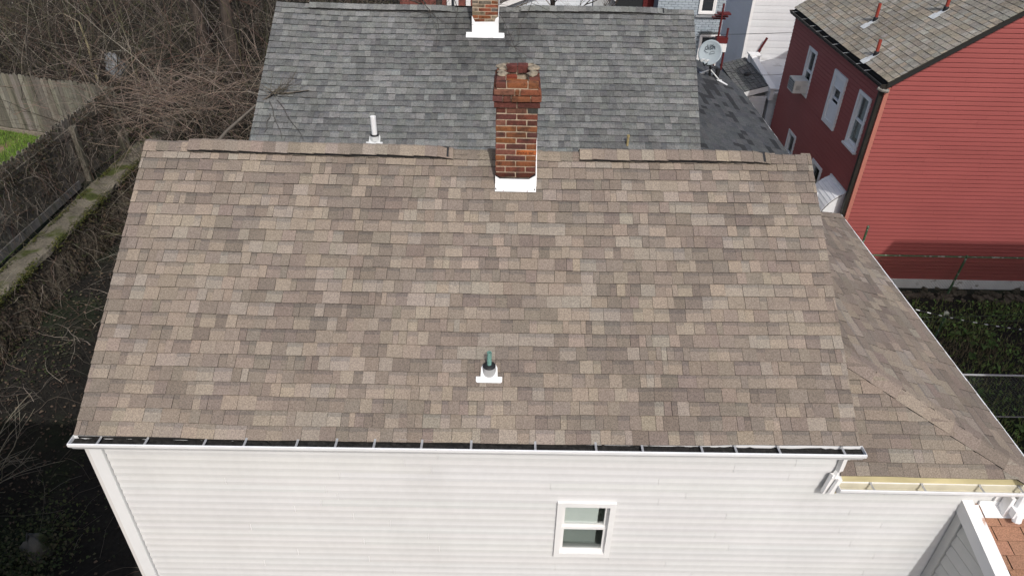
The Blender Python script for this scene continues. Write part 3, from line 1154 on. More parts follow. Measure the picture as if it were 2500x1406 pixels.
# white apron flashing in front and step flashing on the right
b = MB()
fy0 = 7.318
zr0, zr1 = roofz(fy0) - 0.030, roofz(CHY0) - 0.030
A_ = [(CHX0 - 0.002, fy0, zr0 + 0.022), (CHX1 + 0.012, fy0, zr0 + 0.022), (CHX1 + 0.012, CHY0 - 0.006, zr1 + 0.024), (CHX0 - 0.002, CHY0 - 0.006, zr1 + 0.024)]
b.prism(A_, (0, 0, 0.004))
up_ = [(CHX0 - 0.002, zr1 + 0.02), (CHX1 + 0.012, zr1 + 0.02), (CHX1 + 0.012, zr1 + 0.145), (CHX1 - 0.07, zr1 + 0.092), (CHX0 + 0.05, zr1 + 0.092), (CHX0 - 0.002, zr1 + 0.125)]
b.prism([(p[0], CHY0 - 0.0065, p[1]) for p in up_], (0, -0.004, 0))
b.build('flashing', M_FLASH, chim, label='white sheet metal apron below the bricks')
for nx_ in (CHX0 + 0.09, CHX1 - 0.085):
    b = MB()
    b.lathe([(0.007, 0), (0.006, 0.004), (0.001, 0.006)], (nx_, fy0 + 0.006, zr0 + 0.029), (0, -SN, CS), 8)
    b.build('nail', M_MAROON, chim)
for sx_ in (CHX0 + 0.004, CHX1 - 0.008):
    b = MB()
    b.tube([(sx_, fy0 + 0.030, zr0 + 0.049), (sx_ + 0.008, fy0 + 0.012, zr0 + 0.036)], 0.006, 6)
    b.build('sealant', M_DARK, chim)
b = MB()
up2 = [(CHX1 - 0.004, zr1 + 0.14), (CHX1 - 0.07, zr1 + 0.088), (CHX0 + 0.05, zr1 + 0.088), (CHX0 + 0.004, zr1 + 0.12), (CHX0 + 0.004, zr1 + 0.139), (CHX0 + 0.05, zr1 + 0.106), (CHX1 - 0.07, zr1 + 0.106), (CHX1 - 0.004, zr1 + 0.158)]
b.prism([(p[0], CHY0 - 0.0035, p[1]) for p in up2], (0, -0.003, 0))
b.build('sealant', M_DARK, chim)
b = MB()
b.prism([(CHX1 + 0.006, CHY0 - 0.01, zr1), (CHX1 + 0.006, RY, RZ - 0.02), (CHX1 + 0.006, RY, RZ + 0.14), (CHX1 + 0.006, CHY0 - 0.01, zr1 + 0.125)], (0.012, 0, 0))
b.build('flashing', M_FLASH, chim, label='white step flashing on the right side')

# ------------------------------------------------------------------ grey-shingled house behind
GT = math.tan(R(33))
GC, GS = math.cos(R(33)), math.sin(R(33))
GRY, GRZ = 15.0, 7.20
GRUN = 3.1
GEY, GEZ = GRY - GRUN, GRZ - GRUN * GT
GSL = GRUN / GC
GP = [(0.190, 0.192, 0.184), (0.235, 0.236, 0.226), (0.168, 0.169, 0.164), (0.200, 0.204, 0.192), (0.152, 0.153, 0.150), (0.250, 0.252, 0.240), (0.182, 0.184, 0.178), (0.205, 0.207, 0.198)]
_g = (0.136, 0.139, 0.136)
GP = [tuple(_g[i] + (c[i] * 0.69 - _g[i]) * 0.95 for i in range(3)) for c in GP]
gsx = [-4.8, -3.7, -2.0, -1.2, 0.4, 2.0, 3.7]
gsz = [0.0, -0.045, -0.052, -0.042, -0.005, 0.0, 0.012]


def warp_grey(p):
    f = min(1, max(0, (p.y - GEY) / GRUN))
    return float(np.interp(p.x, gsx, gsz)) * (0.35 + 0.65 * f)


def grey_painted_shade(p):
    # tree shade painted into the shingle tint round the rear chimney
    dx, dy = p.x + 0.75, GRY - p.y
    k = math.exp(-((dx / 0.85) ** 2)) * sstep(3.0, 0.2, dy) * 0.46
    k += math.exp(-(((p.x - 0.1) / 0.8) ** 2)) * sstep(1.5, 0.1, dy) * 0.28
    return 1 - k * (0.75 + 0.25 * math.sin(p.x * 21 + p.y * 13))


gh = thing('grey_roofed_house', 'house with weathered grey shingle roof behind the brick chimney', 'house', (-0.5, 15, 0))
GXL = lambda s: (-4.755 + 0.055 * s / GSL, 3.45 + 0.15 * s / GSL)
b = MB()
b.box((-4.62, GEY + 0.15, 0), (3.40, 2 * GRY - GEY - 0.15, GEZ - 0.08), (0.5, 0.49, 0.47))
b.prism([(-4.62, GEY + 0.15, GEZ - 0.08), (-4.62, 2 * GRY - GEY - 0.15, GEZ - 0.08), (-4.62, GRY, GRZ - 0.22)], (8.0, 0, 0), (0.5, 0.49, 0.47))
b.build('wall', M_VINYL, gh)
b = MB()
b.prism([(-4.72, GEY + 0.02, GEZ - 0.06), (-4.72, GRY, GRZ - 0.06), (-4.72, 2 * GRY - GEY, GEZ - 0.06), (-4.72, 2 * GRY - GEY, GEZ - 0.14), (-4.72, GRY, GRZ - 0.17), (-4.72, GEY + 0.04, GEZ - 0.14)], (8.17, 0, 0))
groof = b.build('roof', M_DECK, gh)
gfront = gen_slope((0, GEY, GEZ), (1, 0, 0), (0, GC, GS), 26, GXL, GP, 41, slen=GSL, warp=warp_grey, widths=(0.085, 0.175), stain_or_shade=grey_painted_shade, t=0.014, edge=(0.022, 0.022, 0.022), wob=0.006, gap=0.003)
grear = gen_slope((0, 2 * GRY - GEY, GEZ), (1, 0, 0), (0, -GC, GS), 26, GXL, GP, 42, slen=GSL, widths=(0.1, 0.3), band=False)
# charcoal lower roof to the right
GQ = math.atan(0.30)
GAX, GAZ = 5.83, 4.60
DP = [(0.070, 0.073, 0.076)] * 3 + [(0.078, 0.080, 0.082), (0.064, 0.067, 0.070), (0.058, 0.061, 0.066), (0.032, 0.033, 0.035), (0.030, 0.031, 0.033)]
b = MB()
b.prism([(3.42, 12.3, 5.32 - 0.05), (GAX - 0.01, 12.3, GAZ - 0.05), (GAX - 0.01, 12.3, GAZ - 0.14), (3.42, 12.3, 5.2 - 0.05)], (0, 5.5, 0))
b.prism([(3.42, 17.8, 5.27), (5.58, 17.8, GAZ + 0.02), (5.58, 17.8, GAZ - 0.07), (3.42, 17.8, 5.15)], (0, 1.7, 0))
gside = b.build('side_roof', M_DECK, gh)
gright = gen_slope((GAX, 0, GAZ), (0, 1, 0), (-math.cos(GQ), 0, math.sin(GQ)), 18, lambda s: (12.3, min(19.5, 17.82 + s * 7.2)), DP, 43, slen=2.42 / math.cos(GQ), widths=(0.16, 0.34), band=False, edge=(0.035, 0.036, 0.038), t=0.006, gap=0.002)
place_shingles([(gfront, groof, True), (grear, groof, False), (gright, gside, True)], 300, M_SHING)
b = MB()
b.box((GAX - 0.02, 12.3, GAZ - 0.13), (GAX + 0.02, 17.80, GAZ - 0.01))
b.build('drip_edge', M_WALUM, gside)
b = MB()
b.box((3.42, 12.5, 0), (5.7, 19.3, 4.45), (0.5, 0.49, 0.47))
b.build('side_wall', M_VINYL, gh)
gF, gB = Vector((0, -GC, -GS)), Vector((0, GC, -GS))
GCX0, GCX1, GCY0, GCY1 = -0.79, -0.29, 14.46, 15.10
ridge_caps((-4.70, GRY, GRZ), (GCX0 - 0.01, GRY, GRZ), gF, gB, GP, 44, groof, M_SHING, w=0.135, lift=0.012, warp=warp_grey)
ridge_caps((GCX1 + 0.01, GRY, GRZ), (3.60, GRY, GRZ), gF, gB, GP, 45, groof, M_SHING, w=0.135, lift=0.012, warp=warp_grey)
for (xa, xb, sd) in ((-4.05, -1.15, 46), (0.15, 3.05, 47)):
    b = MB()
    for i in range(20):
        x0_, x1_ = xa + 0.03 + (xb - xa - 0.08) * i / 20, xa + 0.03 + (xb - xa - 0.08) * (i + 1) / 20
        for dv in (gF, gB):
            p = []
            for x in (x0_, x1_):
                for q in (0.0, 0.134):
                    a = Vector((x, GRY, GRZ)) + dv * q
                    a.z += warp_grey(a) + 0.020
                    p.append(a)
            b.prism([p[0], p[2], p[3], p[1]], (0, 0, 0.018))
    b.build('ridge_vent', M_RUBBER, groof)

    def warp_gv(p, xa=xa, xb=xb, sd=sd):
        k = (p.x - xa) / (xb - xa)
        return warp_grey(p) + 0.005 * math.sin(k * 8 + sd) - 0.016 * sstep(0.10, 0, k) - 0.020 * sstep(0.90, 1, k)
    ridge_caps((xa, GRY, GRZ), (xb, GRY, GRZ), gF, gB, [mul(c, 1.08) for c in GP], sd, groof, M_SHING, w=0.150, lift=0.054, warp=warp_gv, name='ridge_vent_shingle')


def groofz(y):
    return GEZ + (y - GEY) * GT


boot(groof, -2.475, 12.36, groofz(12.36) - 0.01, (0, GC, GS), M_PLATE, M_PLATE, M_RUBBER, M_PVC, 0.050, 0.43, pl=(0.30, 0.15), cr=0.080)
# rear chimney with painted flashing and smeared mortar
b = MB()
b.box((GCX0 + 0.006, GCY0 + 0.006, 6.4), (GCX1 - 0.006, GCY1 - 0.006, 8.1))
gch = b.build('chimney', M_MORT, gh)
rnd2 = random.Random(9)
z = 6.96
row = 0
while z < 8.1:
    xs = [GCX0, (GCX0 + GCX1) / 2, GCX1] if row % 2 else [GCX0, GCX0 + 0.12, GCX0 + 0.37, GCX1]
    for i in range(len(xs) - 1):
        if rnd2.random() < 0.62 and z < 7.45:
            c = jit(rnd2.choice([(0.26, 0.20, 0.15), (0.19, 0.14, 0.10), (0.22, 0.07, 0.04), (0.12, 0.10, 0.085)]), rnd2, 0.2, 0.05)
        else:
            c = jit(rnd2.choice(BC), rnd2, 0.15)
        brick((xs[i] + 0.006, GCY0 + (0.004 if rnd2.random() < 0.3 else 0), z + 0.005), (xs[i + 1] - 0.006, GCY0 + 0.1, z + HC_ - 0.006), c, parent=gch, rr=rnd2, rough=0.005)
    for (xa, xb) in ((GCX0, GCX0 + 0.1), (GCX1 - 0.1, GCX1)):
        for (ya, yb) in ((GCY0 + 0.11, GCY0 + 0.31), (GCY0 + 0.32, GCY0 + 0.52)):
            brick((xa, ya, z + 0.005), (xb, yb, z + HC_ - 0.006), jit(rnd2.choice(BC), rnd2, 0.15), parent=gch, rr=rnd2)
    z += HC_
    row += 1
b = MB()
gz = groofz(GCY0)
pl = [(GCX0 - 0.006, gz - 0.08), (GCX1 + 0.012, gz - 0.08), (GCX1 + 0.012, gz + 0.30), (GCX1 - 0.045, gz + 0.26), (GCX1 - 0.065, gz + 0.20), (GCX0 + 0.055, gz + 0.19), (GCX0 - 0.006, gz + 0.31)]
b.prism([(p[0], GCY0 - 0.004, p[1]) for p in pl], (0, -0.006, 0))
b.prism([(GCX1 + 0.006, GCY0, gz - 0.05), (GCX1 + 0.006, GCY0 + 0.55, gz + 0.28), (GCX1 + 0.006, GCY0 + 0.55, gz + 0.60), (GCX1 + 0.006, GCY0, gz + 0.34)], (0.008, 0, 0))
b.build('flashing', M_FLASH, gch)
b = MB()
for (xa, xb, s0, s1, hh) in ((GCX0 - 0.12, GCX1 + 0.13, -0.125, -0.045, 0.020), (GCX0 - 0.115, GCX0, -0.05, 0.0, 0.026), (GCX1, GCX1 + 0.125, -0.05, -0.005, 0.026), (GCX0, GCX1, -0.05, 0.0, 0.03)):
    p0_, p1_ = Vector((0, GCY0, gz - 0.03)) + Vector((0, GC, GS)) * s0, Vector((0, GCY0, gz - 0.03)) + Vector((0, GC, GS)) * s1
    up_n = Vector((0, -GS, GC)) * hh
    b.prism([Vector((xa, 0, 0)) + p0_ + up_n, Vector((xb, 0, 0)) + p0_ + up_n, Vector((xb, 0, 0)) + p1_ + up_n, Vector((xa, 0, 0)) + p1_ + up_n], Vector((0, -GS, GC)) * 0.006)
b.build('flashing', M_FLASH, gch)
# little brass pipe stub seen over the ridge
b = MB()
b.tube([(2.13, 12.32, groofz(12.32) - 0.1), (2.13, 12.32, groofz(12.32) + 0.20)], 0.022, 10)
b.tube([(2.13, 12.32, groofz(12.32) + 0.17), (2.13, 12.32, groofz(12.32) + 0.21)], 0.028, 10)
b.build('pipe_stub', mat('brass', (0.30, 0.24, 0.12), rough=0.5, noise=[(40, 0.3, 3)]), groof)

# ------------------------------------------------------------------ red house
RX, RYF = 8.44, 15.97
RC_, RS_ = math.cos(math.atan(0.673)), math.sin(math.atan(0.673))
RDC = (0.298, 0.075, 0.068)
red = thing('red_sided_house', 'two storey red vinyl house with grey-brown shingle roof at upper right', 'house', (11, 19, 0))
RXR, RYB = 16.4, 22.33
RAPX, RAPZ = (RX + RXR) / 2, 5.42 + (RXR - RX) / 2 * 0.673
b = MB()
b.box((RX + 0.8, RYF + 0.03, 0), (RXR, RYB, 5.40), mul(RDC, 0.9))
b.prism([(RX + 0.05, RYF + 0.03, 5.40), (RXR, RYF + 0.03, 5.40), (RAPX, RYF + 0.03, RAPZ - 0.05)], (0, RYB - RYF - 0.03, 0), RDC)
rwall = b.build('wall', M_RED, red)


def rgable(z):
    if z < 5.42:
        return (RX + 0.09, RXR)
    d = (z - 5.42) / 0.673
    return (RX + 0.05 + d, RXR - d)


siding(rwall, (0, RYF, 0), (1, 0, 0), (0, -1, 0), rgable, 0.28, RAPZ - 0.1, RDC, 61, M_RED, prof=PROF_RED, var=0.025, pitch=(3.0, 3.8))
# windows on the shaded side wall: (y0, y1, z0, z1)
RW = [(20.10, 20.76, 3.64, 4.95), (17.88, 18.69, 3.576, 4.955), (16.41, 17.11, 3.64, 4.97), (20.08, 20.73, 1.16, 2.48), (17.88, 18.60, 1.15, 2.49), (16.42, 17.12, 1.15, 2.49)]
siding(rwall, (RX, 0, 0), (0, 1, 0), (-1, 0, 0), lambda z: (RYF + 0.05, RYB), 0.28, 5.36, RDC, 62, M_RED, prof=PROF_RED, var=0.02,
       holes=[(a + 0.02, c - 0.02, d + 0.02, e_ - 0.02) for (a, c, d, e_) in RW], pitch=(2.8, 3.8))
b = MB()
b.box((RX - 0.012, RYF - 0.016, 0.28), (RX + 0.085, RYF + 0.03, 5.42))
b.build('corner_board', M_SALMON, red)
b = MB()
b.box((RX - 0.01, RYF - 0.03, 0.0), (RXR, RYF + 0.03, 0.28))
b.build('plinth', M_PLINTH, red)


def rwin(i, **k):
    a, c, d, e_ = RW[i]
    return window(rwall, (RX - 0.008, c, d), (0, -1, 0), (-1, 0, 0), c - a, e_ - d, **k)


rwin(0, trim=0.09, proud=0.02, depth=0.10, label='white window holding the air conditioner')
w2 = rwin(1, trim=0.13, proud=0.05, depth=0.08, sash=0.035, split=0.5, label='white window partly boarded with white siding panels')
a, c, d, e_ = RW[1]
b = MB()
Mw = frame_M((RX - 0.008, c, d), (0, -1, 0), (-1, 0, 0))
W_, H_ = c - a, e_ - d
for i in range(5):
    z0_, z1_ = 0.13 + i * 0.098, 0.13 + (i + 1) * 0.098
    pb = MB()
    pb.add([Mw @ Vector(p) for p in ((0.13, z0_, 0.03), (W_ - 0.13, z0_, 0.03), (W_ - 0.13, z1_, 0.012), (0.13, z1_, 0.012), (0.13, z0_, 0.0), (W_ - 0.13, z0_, 0.0), (W_ - 0.13, z1_, 0.0), (0.13, z1_, 0.0))],
           [(0, 1, 2, 3), (0, 4, 5, 1), (3, 2, 6, 7), (0, 3, 7, 4), (1, 5, 6, 2)], (0.74, 0.74, 0.73))
    pb.build('panel_board', M_VINYL, w2)
for i in range(3):
    z0_, z1_ = H_ - 0.13 - (i + 1) * 0.09, H_ - 0.13 - i * 0.09
    pb = MB()
    pb.add([Mw @ Vector(p) for p in ((0.13, z0_, 0.03), (W_ - 0.13, z0_, 0.03), (W_ - 0.13, z1_, 0.012), (0.13, z1_, 0.012), (0.13, z0_, 0.0), (W_ - 0.13, z0_, 0.0), (W_ - 0.13, z1_, 0.0), (0.13, z1_, 0.0))],
           [(0, 1, 2, 3), (0, 4, 5, 1), (3, 2, 6, 7), (0, 3, 7, 4), (1, 5, 6, 2)], (0.74, 0.74, 0.73))
    pb.build('panel_board', M_VINYL, w2)
rwin(2, trim=0.085, proud=0.03, depth=0.10, curtain=0.05, sill=True, split=0.48, label='white window with pale curtains beside the dark downspout')
rwin(3, trim=0.085, proud=0.025, depth=0.10, label='white ground floor window at the far end')
rwin(4, trim=0.09, proud=0.03, depth=0.10, label='white ground floor window beside the awning')
rwin(5, trim=0.085, proud=0.025, depth=0.10)
# roof
b = MB()
EXE = RX - 0.055
EZE = 5.56
b.prism([(EXE + 0.01, 0, EZE - 0.05), (RAPX, 0, EZE - 0.05 + (RAPX - EXE) * 0.673), (2 * RAPX - EXE, 0, EZE - 0.05), (2 * RAPX - EXE, 0, EZE - 0.14), (RAPX, 0, EZE - 0.14 + (RAPX - EXE) * 0.673), (EXE + 0.03, 0, EZE - 0.14)], (0, 6.62, 0))
rroof = b.build('roof', M_DECK, red)
for v in rroof.data.vertices:
    v.co.y += 15.87
RP = [(c[0] * 1.50, c[1] * 1.46, c[2] * 1.33) for c in [(0.176, 0.155, 0.130), (0.190, 0.176, 0.158), (0.150, 0.134, 0.116), (0.200, 0.192, 0.178), (0.205, 0.178, 0.148), (0.160, 0.152, 0.140), (0.182, 0.166, 0.146)]]


def red_stain(p):
    s = 1 + 0.14 * math.exp(-((p.y - 17.6) / 0.12) ** 2)
    s *= 1 + 0.10 * math.sin(p.y * 2.3 + p.x) * math.sin(p.x * 1.9)
    s *= 1 + 0.12 * sstep(16.3, 15.9, p.y)
    return s


rsl = gen_slope((EXE, 0, EZE), (0, 1, 0), (RC_, 0, RS_), 34, lambda s: (15.85, 22.50), RP, 63, slen=(RAPX - EXE) / RC_, widths=(0.155, 0.155), tab3=True, band=False, stain_or_shade=red_stain, edge=(0.045, 0.04, 0.034), t=0.009, gap=0.005)
rsr = gen_slope((2 * RAPX - EXE, 0, EZE), (0, 1, 0), (-RC_, 0, RS_), 34, lambda s: (15.85, 22.50), RP, 64, slen=(RAPX - EXE) / RC_, widths=(0.3, 0.3), tab3=True, band=False)
place_shingles([(rsl, rroof, True), (rsr, rroof, False)], 300, M_SHING)
ridge_caps((RAPX, 15.86, EZE + (RAPX - EXE) * 0.673), (RAPX, 22.5, EZE + (RAPX - EXE) * 0.673), (-RC_, 0, -RS_), (RC_, 0, -RS_), RP, 65, rroof, M_SHING, e=0.3)
for sgn in (1, -1):
    b = MB()
    xa = EXE if sgn > 0 else 2 * RAPX - EXE
    b.prism([(xa, 15.875, EZE - 0.02), (RAPX, 15.875, EZE - 0.02 + (RAPX - EXE) * 0.673), (RAPX, 15.875, EZE - 0.16 + (RAPX - EXE) * 0.673), (xa, 15.875, EZE - 0.14)], (0, 0.03, 0))
    b.build('rake_board', M_BROWN, rroof)
b = MB()
b.box((RX - 0.05, 15.9, 5.34), (RX - 0.02, 22.45, 5.50))
b.build('fascia', M_BROWN, rroof)
gutter(red, (RX - 0.052, 15.90, 5.50), (RX - 0.052, 22.47, 5.50), (-1, 0, 0), M_BROWN, M_GALV, spacing=0.70, hang_start=0.95, size=1.15, hang='wrap', dirt=-0.075, name='gutter')
b = MB()
b.box((RX - 0.14, 15.975, 5.33), (RX - 0.05, 16.06, 5.42))
b.box((RX - 0.105, 16.0, 0.15), (RX - 0.022, 16.09, 5.34))
b.build('downspout', M_BROWN, red)
b = MB()
b.tube([(RX - 0.20, 15.97, 5.40), (RX - 0.10, 15.93, 5.36), (RX + 0.03, 15.92, 5.34)], 0.05, 8)
b.build('downspout_elbow', mat('weathered_elbow', (0.20, 0.19, 0.17), rough=0.6, noise=[(30, 0.3, 4)]), red)


def rroofz(x):
    return EZE + (x - EXE) * 0.673


for (x, y, hh) in ((9.19, 18.97, 0.42), (8.64, 17.30, 0.36), (10.09, 17.60, 0.50)):
    boot(rroof, x, y, rroofz(x) + 0.0, (RC_, 0, RS_), M_PLATE, M_RUBBER, M_RUBBER, M_REDPIPE, 0.040, hh, pl=(0.24, 0.34), cr=0.060, U_=(0, 1, 0))

# window air conditioner
ac = thing('air_conditioner', 'beige box air conditioner sticking out of a red house window', 'air conditioner', (RX - 0.25, 20.4, 3.76))
b = MB()
b.box((RX - 0.42, 20.17, 3.76), (RX - 0.02, 20.66, 4.12))
body = b.build('casing', M_AC, ac)
b = MB()
b.box((RX - 0.428, 20.20, 3.80), (RX - 0.421, 20.63, 4.08))
b.build('grille', M_SCREEN, ac)
for i in range(7):
    b = MB()
    b.box((RX - 0.436, 20.205, 3.82 + i * 0.037), (RX - 0.422, 20.625, 3.828 + i * 0.037))
    b.build('louvre', M_AC, ac)
b = MB()
for i in range(4):
    b.box((RX - 0.36, 20.166, 3.86 + i * 0.035), (RX - 0.22, 20.169, 3.868 + i * 0.035))
b.build('side_vent', M_SCREEN, ac)

# awning
AWY0, AWY1, AWT, AWB, AWP = 16.27, 17.30, 2.60, 2.02, 0.51
prof = []
for k in range(9):
    t_ = k / 8
    an = t_ * math.pi / 2
    prof.append((AWP * (0.55 * t_ + 0.45 * math.sin(an)) if t_ < 1 else AWP, AWT - (AWT - AWB) * (0.35 * t_ + 0.65 * (1 - math.cos(an)))))
aw = thing('awning', 'ribbed white metal awning low on the red house side wall', 'awning', (RX, 16.8, 2.0))
ns = 8
for i in range(len(prof) - 1):
    (o0, z0_), (o1, z1_) = prof[i], prof[i + 1]
    b = MB()
    b.prism([(RX - 0.02 - o0, AWY0, z0_), (RX - 0.02 - o1 + 0.0, AWY0, z1_ + 0.012), (RX - 0.02 - o1, AWY0, z1_ + 0.0), (RX - 0.02 - o0, AWY0, z0_ - 0.010)], (0, AWY1 - AWY0, 0))
    b.build('slat', M_WALUM, aw)
for yy in (AWY0 - 0.004, AWY1):
    b = MB()
    pl = [(RX - 0.02 - o, yy, zz - 0.004) for o, zz in prof] + [(RX - 0.02, yy, AWB - 0.10)]
    b.prism(pl, (0, 0.004, 0))
    b.build('side_panel', M_WALUM, aw)
    b = MB()
    b.tube([(RX - 0.02 - o, yy - 0.002, zz - 0.03) for o, zz in prof[1:]], 0.011, 6)
    b.build('edge_trim', M_RUBBER, aw)
b = MB()
b.box((RX - 0.05, AWY0 - 0.01, AWT - 0.005), (RX - 0.008, AWY1 + 0.01, AWT + 0.045))
b.build('head_rail', M_WALUM, aw)

# ------------------------------------------------------------------ tan shingled lean-to in the lower right corner
LX0, LX1 = 4.875, 8.2
LS = 0.40
lz = lambda y: 4.665 + (y - 5.03) * LS
lean = thing('lean_to_shed', 'lean-to with orange-brown shingles against the white wall, lower right corner', 'shed', (6.5, 4, 0))
LY0 = 3.2
b = MB()
b.prism([(LX0 + 0.02, 5.02, 0), (LX0 + 0.02, LY0 + 0.1, 0), (LX0 + 0.02, LY0 + 0.1, lz(LY0) - 0.12), (LX0 + 0.02, 5.02, lz(5.02) - 0.08)], (LX1 - LX0 - 0.04, 0, 0), (0.62, 0.61, 0.58))
lwall = b.build('wall', M_VINYL, lean)
zz = 0.0
LC = (0.56, 0.55, 0.52)


def lrange(z):
    zt_ = z + 0.10
    y = 5.03 - max(0, (4.665 - zt_)) / LS
    return (max(LY0 + 0.1, y) if z > lz(LY0) - 0.12 else LY0 + 0.1, 4.91)


def lrng(z):
    if z < lz(LY0) - 0.10:
        return (LY0 + 0.1, 4.91)
    return (min(4.91, 5.03 - (4.665 - (z + 0.07)) / LS), 4.91)


siding(lwall, (LX0 + 0.005, 0, 0), (0, 1, 0), (-1, 0, 0), lrng, 0, 4.50, LC, 71, M_VINYL, h=0.165, var=0.02, prof=PROF_RED)
b = MB()
b.box((LX0 - 0.025, 4.915, 0), (LX0 + 0.02, 5.012, 4.56), LC)
b.build('corner_board', M_VINYL, lean)
dv = Vector((0, -1, -LS)).normalized()
nv = Vector((0, -LS, 1)).normalized()


def slab(x0_, x1_, s0, s1, h0, h1, mb):
    o = Vector((0, 5.022, 4.66))
    p = [o + Vector((x0_, 0, 0)) + dv * s0, o + Vector((x1_, 0, 0)) + dv * s0, o + Vector((x1_, 0, 0)) + dv * s1, o + Vector((x0_, 0, 0)) + dv * s1]
    mb.prism([q + nv * h0 for q in p], nv * (h1 - h0))


LL = (5.02 - LY0) * math.hypot(1, LS)
b = MB()
slab(LX0, LX1, 0.0, LL, -0.08, -0.014, b)
lroof = b.build('roof', M_DECK, lean)
lp = [(0.29, 0.155, 0.098), (0.315, 0.172, 0.112), (0.265, 0.145, 0.095), (0.30, 0.163, 0.106)]
ls = gen_slope((0, 5.022 - LL * 1 / math.hypot(1, LS), 4.66 - LL * LS / math.hypot(1, LS)), (1, 0, 0), (0, 1 / math.hypot(1, LS), LS / math.hypot(1, LS)), 14, lambda s: (LX0 + 0.12, LX1), lp, 72, slen=LL, widths=(0.30, 0.30), tab3=True,
               band=False, edge=(0.05, 0.03, 0.022), t=0.008, gap=0.012)
place_shingles([(ls, lroof, True)], 300, M_SHIN)
b = MB()
slab(LX0 - 0.035, LX0 + 0.08, -0.02, LL, -0.12, 0.045, b)
b.build('rake_board', M_VPLAIN, lroof)
b = MB()
slab(LX0 + 0.076, LX0 + 0.135, 0.02, LL, 0.0, 0.018, b)
b.build('flashing', mat('peeling_flashing', (0.75, 0.73, 0.72), rough=0.6, noise=[(10, 0.12, 4)], alt=((0.42, 0.26, 0.20), 7, 0.60, 0.68)), lroof)
b = MB()
slab(LX0 + 0.15, LX0 + 0.58, 0.0, 0.155, 0.012, 0.022, b)
b.box((LX0 + 0.14, 4.995, 4.655), (LX0 + 0.57, 5.012, 4.72))
b.build('flashing', M_FLASH, lroof)
b = MB()
slab(LX0 + 0.60, LX1, -0.01, 0.07, 0.012, 0.024, b)
b.build('flashing', M_FLASH, lroof)

# the shed is not quite square to the house: its left side runs off to the right
for o_ in [c_ for c_ in bpy.data.objects if c_.type == 'MESH' and (c_.parent is lean or (c_.parent and c_.parent.parent is lean))]:
    for v_ in o_.data.vertices:
        v_.co.x += 0.12 * (5.03 - v_.co.y)

# ------------------------------------------------------------------ white house beyond, with flat-roofed addition
wh = thing('white_house', 'tall white sided house with flat roofed addition left of the red house', 'house', (8, 23, 0))
WX, WY = 8.22, 26.0
WCOL = (0.66, 0.66, 0.66)
b = MB()
b.box((WX + 0.03, WY + 0.03, 0), (13.0, 36, 9.3), WCOL)
wwall = b.build('wall', M_VINYL, wh)
siding(wwall, (0, WY, 0), (1, 0, 0), (0, -1, 0), lambda z: (WX + 0.08, 13.0), 1.5, 9.2, WCOL, 81, M_VINYL, h=0.235, var=0.012, pitch=(3.4, 3.8))
siding(wwall, (WX, 0, 0), (0, 1, 0), (-1, 0, 0), lambda z: (WY + 0.06, 36), 1.0, 9.2, mul(WCOL, 1.12), 82, M_VINYL, h=0.235, var=0.015, pitch=(3.4, 3.8))  # side boards lighter than the front: light put into their colour
b = MB()
b.box((WX - 0.015, WY - 0.02, 0), (WX + 0.08, WY + 0.06, 9.3))
b.build('corner_board', M_VPLAIN, wh)
b = MB()
b.box((8.34, 22.70, 0), (13.0, WY - 0.03, 2.90), WCOL)
b.build('addition_wall', M_VINYL, wh)
b = MB()
b.box((8.36, 22.66, 2.95), (13.0, WY - 0.02, 3.0))
b.build('flat_roof', M_FLATR, wh)
b = MB()
b.prism([(8.24, 22.50, 2.7), (8.24, 24.95, 2.7), (8.24, 24.95, 3.33), (8.24, 22.50, 3.07)], (0.13, 0, 0))
b.prism([(8.20, 22.45, 3.072), (8.20, 24.95, 3.332), (8.20, 24.95, 3.365), (8.20, 22.45, 3.105)], (0.20, 0, 0))
b.build('parapet', M_VPLAIN, wh)
b = MB()
b.box((8.20, 24.97, 2.9), (8.52, 25.30, 3.36))
b.box((8.17, 24.94, 3.36), (8.55, 25.33, 3.40))
b.build('parapet', M_VPLAIN, wh)
b = MB()
b.box((8.40, 22.56, 2.76), (13.0, 22.66, 2.93))
b.box((8.36, 22.47, 2.90), (13.0, 22.56, 2.97))
b.build('fascia', M_VPLAIN, wh)
siding(wh, (0, 22.66, 0), (1, 0, 0), (0, -1, 0), lambda z: (8.36, 13.0), 0.5, 2.76, WCOL, 83, M_VINYL, h=0.108, var=0.02)
b = MB()
b.box((8.50, 22.44, 0), (8.58, 22.52, 2.9))
b.build('downspout', M_VPLAIN, wh)
b = MB()
b.tube([(8.62, 25.8, 2.95), (8.72, 25.8, 3.30), (8.91, 25.8, 3.76)], [0.036, 0.038, 0.042], 10)
b.tube([(8.715, 25.8, 3.27), (8.75, 25.8, 3.36)], 0.052, 10)
b.build('vent_pipe', M_MAROON, wh)
# small shingled roof between
b = MB()
SX0, SX1, SZ0, SZ1 = 7.36, 8.24, 2.885, 3.145
SY0, SY1 = 22.68, 25.6
b.prism([(SX0, SY0 + 0.02, SZ0 - 0.06), (SX1, SY0 + 0.02, SZ1 - 0.06), (SX1, SY0 + 0.02, SZ1 - 0.02), (SX0, SY0 + 0.02, SZ0 - 0.02)], (0, SY1 - SY0 - 0.02, 0))
sroof2 = b.build('small_roof', M_DECK, wh)
q_ = math.atan2(SZ1 - SZ0, SX1 - SX0)
SPc = [(0.115, 0.117, 0.114), (0.100, 0.102, 0.100), (0.125, 0.126, 0.122)]
ss = gen_slope((SX0, 0, SZ0 - 0.015), (0, 1, 0), (math.cos(q_), 0, math.sin(q_)), 7, lambda s: (SY0, SY1), SPc, 84, e=0.14, slen=math.hypot(SX1 - SX0, SZ1 - SZ0), widths=(0.22, 0.22), tab3=True, band=False, edge=(0.025, 0.025, 0.025), gap=0.014)
